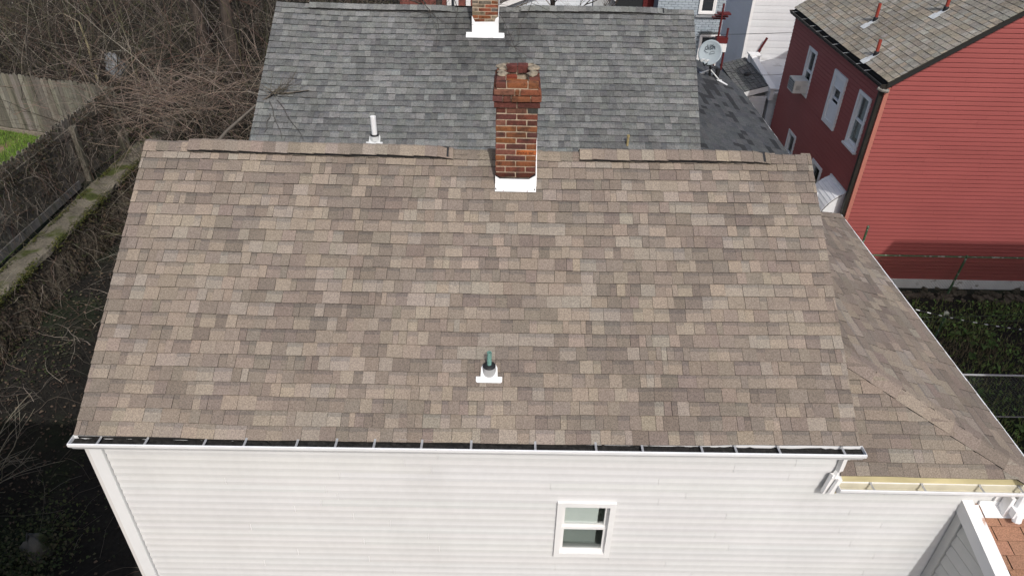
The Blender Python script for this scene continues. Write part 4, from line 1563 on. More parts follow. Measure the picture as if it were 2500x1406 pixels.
place_shingles([(ss, sroof2, True)], 200, M_SHING)
b = MB()
b.prism([(SX0 + 0.01, SY0, SZ0 - 0.20), (SX1 + 0.02, SY0, SZ1 - 0.19), (SX1 + 0.02, SY0, SZ1 - 0.03), (SX0 + 0.01, SY0, SZ0 - 0.03)], (0, 0.03, 0))
b.build('rake_board', M_VPLAIN, sroof2)
siding(wh, (0, SY0 + 0.06, 0), (1, 0, 0), (0, -1, 0), lambda z: (SX0 + 0.03, SX1), 0.3, 2.75, WCOL, 85, M_VINYL, h=0.108, var=0.02)
b = MB()
b.box((SX0 + 0.03, SY0 + 0.08, 0), (SX1, SY1, 2.72), WCOL)
b.build('side_wall', M_VINYL, wh)
b = MB()
b.lathe([(0.13, 0), (0.12, 0.06), (0.05, 0.11), (0.001, 0.12)], (7.90, 24.0, 3.01), (0, 0, 1), 14)
b.build('roof_vent', M_RUBBER, wh)

# ------------------------------------------------------------------ satellite dish
dish = thing('satellite_dish', 'grey round satellite dish on tripod mount over the charcoal roof', 'satellite dish', (5.08, 18.25, 4.82))
DC = Vector((4.90, 18.0, 5.50))
look = (Vector((-0.62, -0.9, 0.36))).normalized()
b = MB()
pr_ = []
for k in range(9):
    r_ = 0.300 * k / 8
    pr_.append((max(r_, 0.001), 0.05 * (r_ / 0.300) ** 2))
for k in range(8, -1, -1):
    r_ = 0.300 * k / 8
    pr_.append((max(r_, 0.001), 0.05 * (r_ / 0.300) ** 2 - 0.008))
b.lathe(pr_, DC, look, 36)
rf = b.build('reflector', M_DISH, dish, smooth=True)
# local frame on the dish face
right_ = look.cross(Vector((0, 0, 1))).normalized() * -1
if right_.x < 0:
    right_ = -right_
upv = right_.cross(look).normalized()
if upv.z < 0:
    upv = -upv


def txt(body, size, loc, ang, parent, name):
    cu_ = bpy.data.curves.new(name, 'FONT')
    cu_.body = body
    cu_.size = size
    cu_.align_x = 'CENTER'
    cu_.extrude = 0.0005
    cu_.materials.append(M_PRINT)
    o_ = text_mesh(name, cu_)
    Mm = Matrix.Identity(4)
    rr_ = right_ * math.cos(ang) + upv * math.sin(ang)
    uu_ = upv * math.cos(ang) - right_ * math.sin(ang)
    for i in range(3):
        Mm[i][0], Mm[i][1], Mm[i][2], Mm[i][3] = rr_[i], uu_[i], look[i], loc[i]
    o_.matrix_world = Mm
    o_.parent = parent
    o_.matrix_parent_inverse = Matrix.Translation(-Vector(ROOTLOC.get(parent.name, (0, 0, 0))))
    return o_


txt('dish', 0.17, DC + right_ * -0.03 + upv * 0.07 + look * 0.024, R(14), dish, 'lettering')
b = MB()
arc = [DC + right_ * (-0.03 + 0.13 * math.cos(R(a_))) + upv * (0.075 + 0.10 * math.sin(R(a_))) + look * 0.03 for a_ in range(20, 110, 10)]
b.tube(arc, 0.006, 5)
arc = [DC + right_ * (-0.07 + 0.10 * math.cos(R(a_))) + upv * (0.06 + 0.07 * math.sin(R(a_))) + look * 0.028 for a_ in range(200, 290, 10)]
b.tube(arc, 0.005, 5)
fr = [(-0.005, -0.035), (0.105, 0.0), (0.09, 0.055), (0.0, 0.02), (-0.005, -0.035)]
b.tube([DC + right_ * p[0] + upv * p[1] + look * 0.024 for p in fr], 0.004, 5)
b.build('logo', M_PRINT, dish)
b = MB()
base = Vector((5.06, 18.27, 4.84))
b.tube([base, base + Vector((-0.04, -0.02, 0.22)), DC - look * 0.06 - upv * 0.16], 0.026, 8)
b.tube([DC - upv * 0.25 + look * 0.03, DC - upv * 0.33 + look * 0.20, DC - upv * 0.26 + look * 0.36], 0.014, 6)
b.build('mast', M_RUBBER, dish)
for (fx, fy) in ((4.83, 18.24), (5.26, 18.08), (5.20, 18.5)):
    b = MB()
    fz = 4.60 + (GAX - fx) * 0.30 + 0.015
    top_ = base + Vector((-0.02, -0.01, 0.16))
    b.tube([(fx, fy, fz + 0.01), top_], 0.018, 6)
    b.box((fx - 0.06, fy - 0.045, fz - 0.005), (fx + 0.06, fy + 0.045, fz + 0.012))
    b.build('leg', M_PLATE, dish)
for k_ in (-1, 1):
    b = MB()
    Lc = DC - upv * 0.22 + look * 0.34 + right_ * (0.05 * k_ + 0.01)
    b.tube([Lc - look * -0.02, Lc - look * 0.14 + upv * 0.03], [0.036, 0.028], 10)
    b.build('receiver', M_PLATE, dish)
b = MB()
ct = [base + Vector((0.03 + 0.09 * math.sin(a_ * 0.7), -0.04, 0.10 + 0.12 * math.cos(a_ * 0.7))) for a_ in range(10)]
b.tube([DC - upv * 0.3 + look * 0.05] + ct, 0.010, 5)
b.build('cable', M_CABLE, dish)
vp = MB()
vp.tube([(5.24, 18.33, 4.70), (5.26, 18.33, 5.02)], 0.055, 12)
vp = vp.build('pipe_stack', M_RUBBER, None)
tag(vp, 'short black vent pipe standing beside the satellite dish mount', 'vent pipe')
fl = MB()
fl.prism([(5.22, 17.98, 4.80), (5.42, 17.86, 4.735), (5.45, 17.94, 4.725), (5.28, 18.12, 4.78)], (0.0, 0, 0.012))
fl = fl.build('flashing_scrap', M_FLASH, None)
tag(fl, 'crumpled white flashing piece lying on the charcoal roof', 'flashing')

# ------------------------------------------------------------------ blue-grey painted house far behind
bl = thing('blue_brick_house', 'pale blue painted brick house beyond the grey roof', 'house', (4.5, 26, 0))
BLC = (0.33, 0.375, 0.41)
b = MB()
b.box((4.6, 24.045, 0), (6.75, 25.0, 5.95), mul(BLC, 0.8))
blw = b.build('wall', M_BLUE, bl)
rb = random.Random(4)
bk = MB()
for i in range(41):
    z0_ = 2.9 + i * 0.075
    x = 4.6 - (0.1 if i % 2 else 0)
    while x < 6.75:
        xa, xb = max(4.6, x), min(6.75, x + 0.205)
        x += 0.215
        if xb - xa < 0.02:
            continue
        if 5.92 < (xa + xb) / 2 < 6.42 and 4.95 < z0_ < 6.7:
            continue
        if 6.10 < (xa + xb) / 2 < 6.74 and 3.3 < z0_ < 4.33:
            continue
        bk.box((xa, 24.0 - rb.uniform(0, 0.004), z0_), (xb, 24.06, z0_ + 0.066), jit(BLC, rb, 0.05, 0.01))
bk.build('brickwork', M_BLUE, blw, kind='stuff')
window(blw, (5.90, 23.93, 4.96), (1, 0, 0), (0, -1, 0), 0.54, 0.93, trim=0.06, proud=0.0, depth=0.1, glass=M_PANE, label='white window with stone sill')
b = MB()
b.box((5.83, 23.93, 4.86), (6.50, 24.02, 4.93))
b.build('sill', mat('stone_sill', (0.27, 0.28, 0.29), rough=0.9, noise=[(5, 0.1, 3)]), blw)
window(blw, (6.08, 23.93, 3.30), (1, 0, 0), (0, -1, 0), 0.66, 1.03, trim=0.06, proud=0.0, depth=0.1, glass=M_PANE, label='half-hidden white lower window')
b = MB()
for i in range(8):
    a0_ = math.pi * i / 8
    a1_ = math.pi * (i + 1) / 8
    b.prism([(6.41 + 0.34 * math.cos(a_), 23.96, 4.33 + 0.07 * math.sin(a_)) for a_ in (a0_, a1_)] + [(6.41 + 0.30 * math.cos(a_), 23.96, 4.33 + 0.03 * math.sin(a_)) for a_ in (a1_, a0_)], (0, 0.05, 0))
b.build('arch', M_SCREEN, blw)
st = thing('porch_stairs', 'dark red wooden porch stairs squeezed between blue and white houses', 'stairs', (6.4, 23.2, 0))
for i, (yy, zz) in enumerate(((22.7, 5.25), (22.95, 5.12), (23.2, 4.99))):
    b = MB()
    b.box((6.22, yy, zz), (6.60, yy + 0.26, zz + 0.04))
    b.build('tread', M_MAROON, st)
b = MB()
b.box((6.25, 22.55, 4.45), (6.60, 22.75, 4.62))
b.build('landing', M_MAROON, st)
b = MB()
b.box((6.26, 22.50, 4.20), (6.58, 22.54, 4.44))
b.build('skirt_board', M_VPLAIN, st)
b = MB()
b.tube([(6.30, 22.6, 3.6), (6.30, 22.6, 5.6)], 0.03, 6)
b.tube([(6.55, 22.58, 3.0), (6.55, 22.58, 4.9)], 0.03, 6)
b.build('post', M_MAROON, st)
b = MB()
b.box((3.4, 24.8, 0), (4.6, 25.1, 5.9), (0.03, 0.03, 0.032))
b.build('porch_recess', M_DARK, bl)
b = MB()
b.box((4.25, 24.75, 2.5), (4.62, 24.79, 6.5))
b.build('door', M_MAROON, bl)
b = MB()
b.box((2.7, 25.5, 0), (3.4, 25.9, 5.9))
b.build('porch_wall', mat('pale_grey_wall', (0.42, 0.43, 0.43), rough=0.8, noise=[(4, 0.08, 4)]), bl)

# far white gable house
fg = thing('white_gabled_house', 'white sided gable house far beyond the grey ridge', 'house', (2.5, 33, 0))
FY, FA, FZ, FSL = 30.0, 2.25, 4.72, 0.385
b = MB()
b.prism([(-1.2, FY + 0.05, 0), (5.7, FY + 0.05, 0), (5.7, FY + 0.05, FZ - 3.45 * FSL), (FA, FY + 0.05, FZ), (-1.2, FY + 0.05, FZ - 3.45 * FSL)], (0, 9, 0), WCOL)
fw = b.build('wall', M_VINYL, fg)


def frange(z):
    d = max(0, (FZ - z) / FSL)
    return (max(-1.2, FA - d), min(5.7, FA + d))


siding(fw, (0, FY, 0), (1, 0, 0), (0, -1, 0), frange, 2.2, FZ, (0.66, 0.69, 0.72), 91, M_VINYL, h=0.15, var=0.012)
for s_ in (-1, 1):
    b = MB()
    b.prism([(FA, FY - 0.25, FZ + 0.12), (FA + s_ * 3.9, FY - 0.25, FZ + 0.12 - 3.9 * FSL), (FA + s_ * 3.9, FY - 0.25, FZ - 0.08 - 3.9 * FSL), (FA, FY - 0.25, FZ - 0.08)], (0, 0.05, 0))
    b.build('rake_board', M_VPLAIN, fg)
    b = MB()
    b.prism([(FA, FY - 0.26, FZ + 0.13), (FA + s_ * 4.0, FY - 0.26, FZ + 0.13 - 4.0 * FSL), (FA + s_ * 4.0, FY - 0.26, FZ + 0.20 - 4.0 * FSL), (FA, FY - 0.26, FZ + 0.20)], (0, 9.5, 0), (0.13, 0.12, 0.115))
    b.build('roof', M_SHING, fg)
# far brick house, mostly hidden by trees
fb = thing('brick_house', 'dark red brick house hidden behind bare branches left of the rear chimney', 'house', (-3, 30, 0))
b = MB()
b.box((-4.2, 28.0, 0), (-1.5, 34, 7), (0.20, 0.075, 0.06))
fbw = b.build('wall', M_BRICK, fb)
window(fbw, (-2.45, 27.90, 3.3), (1, 0, 0), (0, -1, 0), 0.42, 1.5, trim=0.12, proud=0.03, depth=0.1, glass=M_PANE)
b = MB()
b.box((-1.75, 27.9, 3.2), (-1.58, 28.0, 5.2))
b.build('corner_board', M_VPLAIN, fb)

# ------------------------------------------------------------------ retaining wall and fences on the left
rw = thing('retaining_wall', 'old mossy concrete retaining wall beside the dark gully', 'wall', (-10.9, 14, 0))
rr = random.Random(3)


def wall_run(y, L, sect, jit_, material, name, n=12):
    b = MB()
    vs, fs = [], []
    k = len(sect)
    for i in range(n + 1):
        yy = y + (L - 0.015) * i / n
        for (sx_, sz_) in sect:
            vs.append((sx_ + rr.uniform(-jit_, jit_), yy, sz_ + rr.uniform(-jit_, jit_) * 0.7))
    for i in range(n):
        for j in range(k - 1):
            fs.append((i * k + j, (i + 1) * k + j, (i + 1) * k + j + 1, i * k + j + 1))
    fs.append(tuple(range(k)))
    fs.append(tuple(n * k + j for j in range(k - 1, -1, -1)))
    b.add(vs, fs)
    b.build(name, material, rw)


y = 5.0
while y < 20.4:
    L = rr.uniform(1.6, 2.6)
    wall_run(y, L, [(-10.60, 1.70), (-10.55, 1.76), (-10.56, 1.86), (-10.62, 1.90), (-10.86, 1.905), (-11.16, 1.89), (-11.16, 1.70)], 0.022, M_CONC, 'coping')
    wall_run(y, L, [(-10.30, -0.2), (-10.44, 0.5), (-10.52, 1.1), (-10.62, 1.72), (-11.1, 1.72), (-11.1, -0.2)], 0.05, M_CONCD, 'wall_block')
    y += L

MOSS = MB()
for i in range(9000):
    yy = rr.uniform(9, 20)
    side = rr.random()
    clump = math.sin(yy * 2.1) + math.sin(yy * 5.3 + 1) + rr.uniform(-1.2, 1.2)
    if clump < -0.3:
        continue
    if side < 0.75:
        x = -10.56 + rr.gauss(0, 0.05)
        zz = 1.88 - abs(rr.gauss(0, 0.10)) * (1 if x > -10.6 else 0.1) + 0.01
    else:
        x = -11.1 + abs(rr.gauss(0, 0.06))
        zz = 1.915
    s = rr.uniform(0.012, 0.03)
    a_ = rr.uniform(0, 6.28)
    c = jit(rr.choice([(0.045, 0.055, 0.010), (0.07, 0.075, 0.012), (0.03, 0.038, 0.010), (0.09, 0.085, 0.02)]), rr, 0.2, 0.05)
    MOSS.add([(x + s * math.cos(a_), yy + s * math.sin(a_), zz + rr.uniform(0, 0.02)), (x + s * math.cos(a_ + 2.1), yy + s * math.sin(a_ + 2.1), zz + rr.uniform(0, 0.02)),
              (x + s * math.cos(a_ + 4.2), yy + s * math.sin(a_ + 4.2), zz + rr.uniform(0, 0.02))], [(0, 1, 2)], c)
mo = MOSS.build('moss', M_LEAF, None, kind='stuff')

WD = [(0.155, 0.140, 0.115), (0.125, 0.112, 0.092), (0.185, 0.170, 0.140), (0.105, 0.095, 0.078), (0.145, 0.135, 0.105)]


def picket(mb, base, U, w, h, t, c, dog=True, lean_=0.0):
    U = Vector(U)
    T = Vector((-U.y, U.x, 0)) * t
    up = Vector((lean_ * U.x, lean_ * U.y, 1))
    B = Vector(base)
    poly = [B, B + U * w, B + U * w + up * (h - 0.07), B + U * w * 0.72 + up * h, B + U * w * 0.28 + up * h, B + up * (h - 0.07)]
    mb.prism(poly, T, c)


ff = thing('board_fence', 'weathered grey dog-eared board fence behind the bright lawn', 'fence', (-14, 20.4, 1.9))
A = Vector((-17.4, 21.30))
Bp = Vector((-11.15, 19.70))
U = (Bp - A).normalized()
L = (Bp - A).length
s = 0.0
rf_ = random.Random(14)
while s < L:
    w = rf_.uniform(0.135, 0.15)
    p = A + U * s
    b = MB()
    picket(b, (p.x, p.y, 2.0), (U.x, U.y, 0), w, 1.72 - 0.0 * s + rf_.uniform(-0.04, 0.03), 0.018, jit(rf_.choice(WD), rf_, 0.15, 0.03), lean_=rf_.uniform(-0.012, 0.012))
    b.build('picket', M_WOOD, ff)
    s += w + rf_.uniform(0.002, 0.008)
for zr in (2.25, 3.35):
    b = MB()
    p0_, p1_ = A - Vector((-U.y, U.x)) * -0.03, Bp - Vector((-U.y, U.x)) * -0.03
    b.prism([(p0_.x, p0_.y, zr), (p1_.x, p1_.y, zr), (p1_.x, p1_.y, zr + 0.09), (p0_.x, p0_.y, zr + 0.09)], (-U.y * 0.035, U.x * 0.035, 0), WD[1])
    b.build('rail', M_WOOD, ff)
b = MB()
nrm = Vector((U.y, -U.x))
p0_, p1_ = A + nrm * 0.10, Bp + nrm * 0.10
b.prism([(p0_.x, p0_.y, 1.8), (p1_.x, p1_.y, 1.8), (p1_.x, p1_.y, 1.99), (p0_.x, p0_.y, 1.99)], (nrm.x * -0.09, nrm.y * -0.09, 0), (0.21, 0.18, 0.14))
b.build('kickboard', M_WOOD, ff)

sf = thing('board_fence', 'dark picket fence on top of the retaining wall seen from its rail side', 'fence', (-11.3, 15, 1.9))
y = 7.5
while y < 19.6:
    w = rf_.uniform(0.13, 0.15)
    b = MB()
    picket(b, (-11.38, y, 1.92), (0, 1, 0), w, 1.72 + rf_.uniform(-0.05, 0.04), 0.018, jit(rf_.choice(WD), rf_, 0.18, 0.03), lean_=rf_.uniform(-0.015, 0.015))
    b.build('picket', M_WOOD, sf)
    y += w + rf_.uniform(0.002, 0.01)
for zr in (2.42, 3.22):
    b = MB()
    b.box((-11.375, 7.5, zr), (-11.325, 19.6, zr + 0.15), WD[1])
    b.build('rail', M_WOOD, sf)
b = MB()
b.box((-11.26, 7.5, 1.95), (-11.22, 17.0, 2.15), (0.13, 0.125, 0.12))
b.build('kickboard', M_WOOD, sf)
for yy in (9.0, 12.2, 17.45, 19.5):
    b = MB()
    b.box((-11.33, yy, 1.7), (-11.20, yy + 0.13, 3.42), jit((0.17, 0.155, 0.125), rf_, 0.1))
    b.build('post', M_WOOD, sf)

# lawn behind the side fence
GR = MB()
rg = random.Random(8)
for i in range(26000):
    x = rg.uniform(-17.5, -11.45)
    y = rg.uniform(13.5, 20.9)
    if y > 21.25 - (x + 17.4) * 0.256:
        continue
    bare = math.sin(x * 2.7 + 1) * math.sin(y * 2.2) > 0.80
    if bare and rg.random() < 0.9:
        continue
    z0_ = hgt(x, y)
    h_ = rg.uniform(0.04, 0.11)
    a_ = rg.uniform(0, 6.28)
    w_ = 0.012
    c = jit(rg.choice([(0.105, 0.205, 0.020), (0.085, 0.170, 0.016), (0.14, 0.235, 0.028), (0.16, 0.20, 0.05)]), rg, 0.2, 0.05)
    dx, dy = math.cos(a_) * w_, math.sin(a_) * w_
    lx, ly = rg.uniform(-0.05, 0.05), rg.uniform(-0.05, 0.05)
    GR.add([(x - dx, y - dy, z0_), (x + dx, y + dy, z0_), (x + lx, y + ly, z0_ + h_)], [(0, 1, 2)], c)
GR.build('grass', M_GRASS, None, kind='stuff')
LB = MB()
for j in range(2):
    pass
lawn = MB()
n = 24
for j in range(n + 1):
    for i in range(n + 1):
        x = -17.8 + 6.42 * i / n
        y = 7.0 + 14.4 * j / n
        lawn.v.append((x, y, hgt(x, y) + 0.012))
        lawn.c.append((0.07, 0.105, 0.02) if math.sin(x * 2.7 + 1) * math.sin(y * 2.2) < 0.7 else (0.16, 0.10, 0.07))
for j in range(n):
    for i in range(n):
        a_ = j * (n + 1) + i
        lawn.f.append((a_, a_ + 1, a_ + n + 2, a_ + n + 1))
lo_ = lawn.build('lawn', mat('lawn_soil', tint=True, rough=1, noise=[(3, 0.3, 4), (25, 0.35, 4)]), None, smooth=True)
lo_['kind'] = 'structure'

# ------------------------------------------------------------------ bare undergrowth, trees, vines
ST = [(0.080, 0.064, 0.050), (0.060, 0.050, 0.040), (0.150, 0.122, 0.096), (0.200, 0.168, 0.135), (0.125, 0.078, 0.060), (0.040, 0.034, 0.027), (0.085, 0.082, 0.042), (0.26, 0.23, 0.19), (0.050, 0.048, 0.030)]


class Stems:
    def __init__(self):
        self.V, self.F, self.C, self.n = [], [], [], 0

    def stem(self, pts, r0, r1, c):
        P = np.array(pts)
        k = len(P)
        T = np.gradient(P, axis=0)
        T /= (np.linalg.norm(T, axis=1, keepdims=True) + 1e-9)
        ref = np.array([0.31, 0.77, 0.55])
        A_ = np.cross(T, ref)
        A_ /= (np.linalg.norm(A_, axis=1, keepdims=True) + 1e-9)
        B_ = np.cross(T, A_)
        rad = np.linspace(r0, r1, k)[:, None]
        ring = np.stack([P + rad * (A_ * math.cos(a) + B_ * math.sin(a)) for a in (0, 2.094, 4.189)], axis=1).reshape(-1, 3)
        self.V.append(ring)
        idx = []
        for i in range(k - 1):
            o = self.n + i * 3
            for j in range(3):
                j2 = (j + 1) % 3
                idx.append((o + j, o + j2, o + 3 + j2, o + 3 + j))
        self.F += idx
        self.C.append(np.tile(np.array(c), (k * 3, 1)))
        self.n += k * 3

    def build(self, name, material, parent=None, kind=None):
        V = np.concatenate(self.V).astype(np.float32)
        F = np.array(self.F, dtype=np.int32)
        me = bpy.data.meshes.new(name)
        me.vertices.add(len(V))
        me.vertices.foreach_set('co', V.ravel())
        me.loops.add(F.size)
        me.loops.foreach_set('vertex_index', F.ravel())
        me.polygons.add(len(F))
        me.polygons.foreach_set('loop_start', np.arange(0, F.size, 4, dtype=np.int32))
        at = me.attributes.new('tint', 'FLOAT_COLOR', 'POINT')
        Cc = np.ones((len(V), 4), dtype=np.float32)
        Cc[:, :3] = np.concatenate(self.C)
        at.data.foreach_set('color', Cc.ravel())
        me.update(calc_edges=True)
        me.materials.append(material)
        o = bpy.data.objects.new(name, me)
        COL.objects.link(o)
        if parent is not None:
            attach(o, parent)
        if kind:
            o['kind'] = kind
        return o


def arch_pts(p, d, L, rr, droop, k=7, wig=0.18):
    pts = [tuple(p)]
    p = Vector(p)
    d = Vector(d).normalized()
    for i in range(k):
        d = (d + Vector((rr.uniform(-wig, wig), rr.uniform(-wig, wig), rr.uniform(-wig, wig) - droop))).normalized()
        p = p + d * (L / k)
        pts.append(tuple(p))
    return pts


def over_roof(p):
    x, y, z = p
    return (-4.9 < x < 6.0 and 11.5 < y < 18.3)


def brush(n, region, seed, Lr, droop, tilt, base_r=(0.008, 0.016)):
    S = Stems()
    rr = random.Random(seed)
    made = 0
    tries = 0
    while made < n and tries < n * 6:
        tries += 1
        x, y = rr.uniform(*region[0]), rr.uniform(*region[1])
        if not region[2](x, y):
            continue
        z0_ = hgt(x, y) + (rr.uniform(0, region[3]) if len(region) > 3 else 0)
        L = rr.uniform(*Lr)
        d = Vector((rr.gauss(0, tilt), rr.gauss(0, tilt) - 0.05, 1))
        pts = arch_pts((x, y, z0_), d, L, rr, rr.uniform(*droop), k=7)
        if any(over_roof(q) for q in pts):
            continue
        c = mul(jit(rr.choice(ST), rr, 0.25, 0.05), 0.92)
        r0 = rr.uniform(*base_r)
        S.stem(pts, r0, 0.0025, c)
        # side twigs
        for _ in range(rr.randint(0, 3)):
            i = rr.randint(2, 5)
            q = Vector(pts[i])
            tp = arch_pts(q, Vector(pts[i + 1]) - q + Vector((rr.gauss(0, 0.4), rr.gauss(0, 0.4), rr.gauss(0, 0.4))), L * rr.uniform(0.15, 0.4), rr, 0.05, k=4, wig=0.25)
            if any(over_roof(t) for t in tp):
                continue
            S.stem(tp, r0 * 0.5, 0.0018, c)
        made += 1
    return S


def behind_fence(x, y):
    return y > 21.6 - (x + 17.4) * 0.256 + 0.2 and not (x > -5.0 and y < 19.5)


brush(2500, ((-26, -4.9), (20, 37), behind_fence), 101, (2.2, 6.0), (0.02, 0.13), 0.7, base_r=(0.007, 0.020)).build('undergrowth', M_STEM, None, kind='stuff')
brush(900, ((-10.3, -5.0), (12.2, 21.0), lambda x, y: x < -5.3 and x > -10.9 + max(0, 19.5 - y) * 0.75), 102, (1.6, 4.2), (0.06, 0.24), 0.5).build('undergrowth', M_STEM, None, kind='stuff')
S = brush(4600, ((-24, -4.9), (20, 33), behind_fence), 103, (0.8, 2.6), (0.0, 0.10), 1.0, base_r=(0.004, 0.009))
S.C = [c_ * 0.45 for c_ in S.C]
S.build('undergrowth', M_STEM, None, kind='stuff')
# tangle draped over the fence corner
S = Stems()
rr = random.Random(17)
for i in range(560):
    x, y = rr.gauss(-9.2, 1.5), rr.gauss(19.3, 1.0)
    if x > -5.6 or y < 17.3:
        continue
    z0_ = 2.6 + max(0, rr.gauss(0.8, 0.5))
    a_ = rr.uniform(0, 6.28)
    pts = arch_pts((x, y, z0_), (math.cos(a_), math.sin(a_) * 0.7, rr.uniform(-0.1, 1.0)), rr.uniform(0.8, 2.6), rr, rr.uniform(0.03, 0.15), k=7, wig=0.22)
    if any(over_roof(q) for q in pts):
        continue
    S.stem(pts, rr.uniform(0.004, 0.009), 0.002, jit(rr.choice([(0.21, 0.155, 0.118), (0.17, 0.12, 0.092), (0.13, 0.10, 0.08), (0.24, 0.19, 0.15)]), rr, 0.2, 0.04))
S.build('undergrowth', M_STEM, None, kind='stuff')
# vines over the wall and side fence
S = Stems()
rr = random.Random(23)
for i in range(1500):
    y = rr.uniform(9.5, 20)
    q = rr.random()
    if q < 0.55:      # trailing over the fence, hanging down its near face
        x, z0_ = -11.32 + rr.uniform(0, 0.16), rr.uniform(2.3, 3.75)
        d = (rr.uniform(-0.15, 0.45), rr.gauss(0, 0.8), rr.gauss(0.1, 0.6))
        L_, dr = rr.uniform(0.4, 1.5), rr.uniform(0.05, 0.35)
    elif q < 0.80:    # over the edge of the coping and down the wall
        x, z0_ = -10.50 + rr.uniform(-0.08, 0.12), rr.uniform(0.7, 1.95)
        d = (rr.uniform(0.0, 0.6), rr.gauss(0, 0.7), rr.gauss(-0.2, 0.5))
        L_, dr = rr.uniform(0.3, 1.2), rr.uniform(0.1, 0.35)
    else:             # brambles standing at the foot of the wall
        x, z0_ = rr.uniform(-10.4, -9.0), rr.uniform(0.3, 0.9)
        d = (rr.gauss(0, 0.6), rr.gauss(0, 0.6), rr.uniform(0.2, 1))
        L_, dr = rr.uniform(0.6, 1.8), rr.uniform(0.05, 0.25)
    pts = arch_pts((x, y, z0_), d, L_, rr, dr, k=9, wig=0.42)
    S.stem(pts, rr.uniform(0.003, 0.0075), 0.0015, jit(rr.choice(ST[:6] + [(0.24, 0.21, 0.17), (0.20, 0.17, 0.14)]), rr, 0.25, 0.04))
S.build('vines', M_STEM, None, kind='stuff')
# dead leaves and ivy caught on the fence and wall face
IV = MB()
for i in range(15000):
    y = rr.uniform(8.5, 20)
    dens = math.sin(y * 1.7) + math.sin(y * 3.9 + 1) + rr.uniform(-1, 1)
    if dens < 0:
        continue
    if rr.random() < 0.5:
        x, z0_ = -11.29 + rr.uniform(0, 0.12), 3.7 - abs(rr.gauss(0, 0.6))
    else:
        z0_ = rr.uniform(0.3, 1.75)
        x = -10.58 + (1.75 - z0_) * 0.13 + rr.uniform(0.02, 0.15)
    s_ = rr.uniform(0.012, 0.034)
    a_ = rr.uniform(0, 6.28)
    tx, tz = rr.uniform(-1, 1), rr.uniform(-1, 1)
    c = jit(rr.choice([(0.070, 0.055, 0.032), (0.036, 0.040, 0.016), (0.10, 0.072, 0.046), (0.055, 0.040, 0.027)]), rr, 0.3, 0.05)
    IV.add([(x + s_ * tx * math.sin(a_ + k_), y + s_ * math.cos(a_ + k_), z0_ + s_ * math.sin(a_ + k_) * 0.9) for k_ in (0, 1.3, 3.1, 4.6)], [(0, 1, 2, 3)], c)
IV.build('ivy', M_LEAF, None, kind='stuff')
# dead roots and stems in the gully
S = Stems()
rr = random.Random(29)
for i in range(520):
    x, y = rr.uniform(-10.4, -5.0), rr.uniform(6, 15.5)
    if x > -7 and rr.random() < 0.75:
        continue
    pts = arch_pts((x, y, hgt(x, y)), (rr.gauss(0, 0.8), rr.gauss(0, 0.8), rr.uniform(0.1, 0.8)), rr.uniform(0.4, 1.6), rr, 0.15, k=6, wig=0.3)
    S.stem(pts, rr.uniform(0.003, 0.007), 0.002, mul(jit(rr.choice(ST), rr, 0.2), 0.6))
S.build('undergrowth', M_STEM, None, kind='stuff')
LF = MB()
rr = random.Random(31)
for i in range(9000):
    if i < 5200:
        x = rr.uniform(-10.6, -4.6)
        y = rr.uniform(5.5, 16)
        if x > -8.5 and rr.random() < 0.85:
            continue
    else:
        x, y = rr.uniform(-24, -5), rr.uniform(19.8, 34)
        if not behind_fence(x, y):
            continue
    z0_ = hgt(x, y) + 0.015
    s = rr.uniform(0.012, 0.035)
    a_ = rr.uniform(0, 6.28)
    c = jit(rr.choice([(0.07, 0.046, 0.032), (0.05, 0.034, 0.024), (0.11, 0.08, 0.055), (0.03, 0.024, 0.018)] if i < 5200 else [(0.045, 0.055, 0.02), (0.03, 0.036, 0.016), (0.07, 0.055, 0.035), (0.055, 0.07, 0.022)]), rr, 0.25, 0.05)
    LF.add([(x + s * math.cos(a_ + q), y + s * math.sin(a_ + q), z0_ + rr.uniform(0, 0.03)) for q in (0, 1.3, 3.1, 4.4)], [(0, 1, 2, 3)], c)
LF.build('leaf_litter', M_LEAF, None, kind='stuff')


def bare_tree(name, label, loc, H, r, lean_, seed, bark, nlimb=9, spread=1.0, top=None, group=None, twig=5, avoid=True):
    t = thing(name, label, 'tree', loc, group)
    rr = random.Random(seed)
    base = Vector(loc)
    pts = arch_pts(base - Vector((0, 0, 0.2)), Vector((lean_[0], lean_[1], 1)), H, rr, 0.0, k=10, wig=0.07)
    b = MB()
    b.tube(pts, [r * (1 - 0.72 * i / 10) for i in range(11)], 9)
    b.build('trunk', bark, t, smooth=True)
    S = Stems()

    def branch(p, d, L, rad, lev):
        bp = arch_pts(p, d, L, rr, rr.uniform(-0.06, 0.05), k=6, wig=0.2)
        if avoid and any(over_roof(q) and q[2] < 8.4 for q in bp):
            return
        S.stem(bp, rad, rad * 0.3 + 0.0015, jit(rr.choice(ST[1:6]), rr, 0.2, 0.03))
        if lev < 3:
            for _ in range(twig if lev < 2 else 3):
                i = rr.randint(1, 5)
                q = Vector(bp[i])
                dd = (Vector(bp[i + 1]) - q).normalized() + Vector((rr.gauss(0, 0.55), rr.gauss(0, 0.55), rr.gauss(0.1, 0.45)))
                branch(q, dd, L * rr.uniform(0.3, 0.6), max(rad * 0.45, 0.003), lev + 1)
    for i in range(nlimb):
        k = rr.randint(3, 10)
        p = Vector(pts[k])
        a_ = rr.uniform(0, 6.28)
        branch(p, (math.cos(a_) * spread, math.sin(a_) * spread, rr.uniform(0.2, 1.1)), H * rr.uniform(0.22, 0.45), r * 0.28, 0)
    S.build('crown', M_STEM, t)
    return t


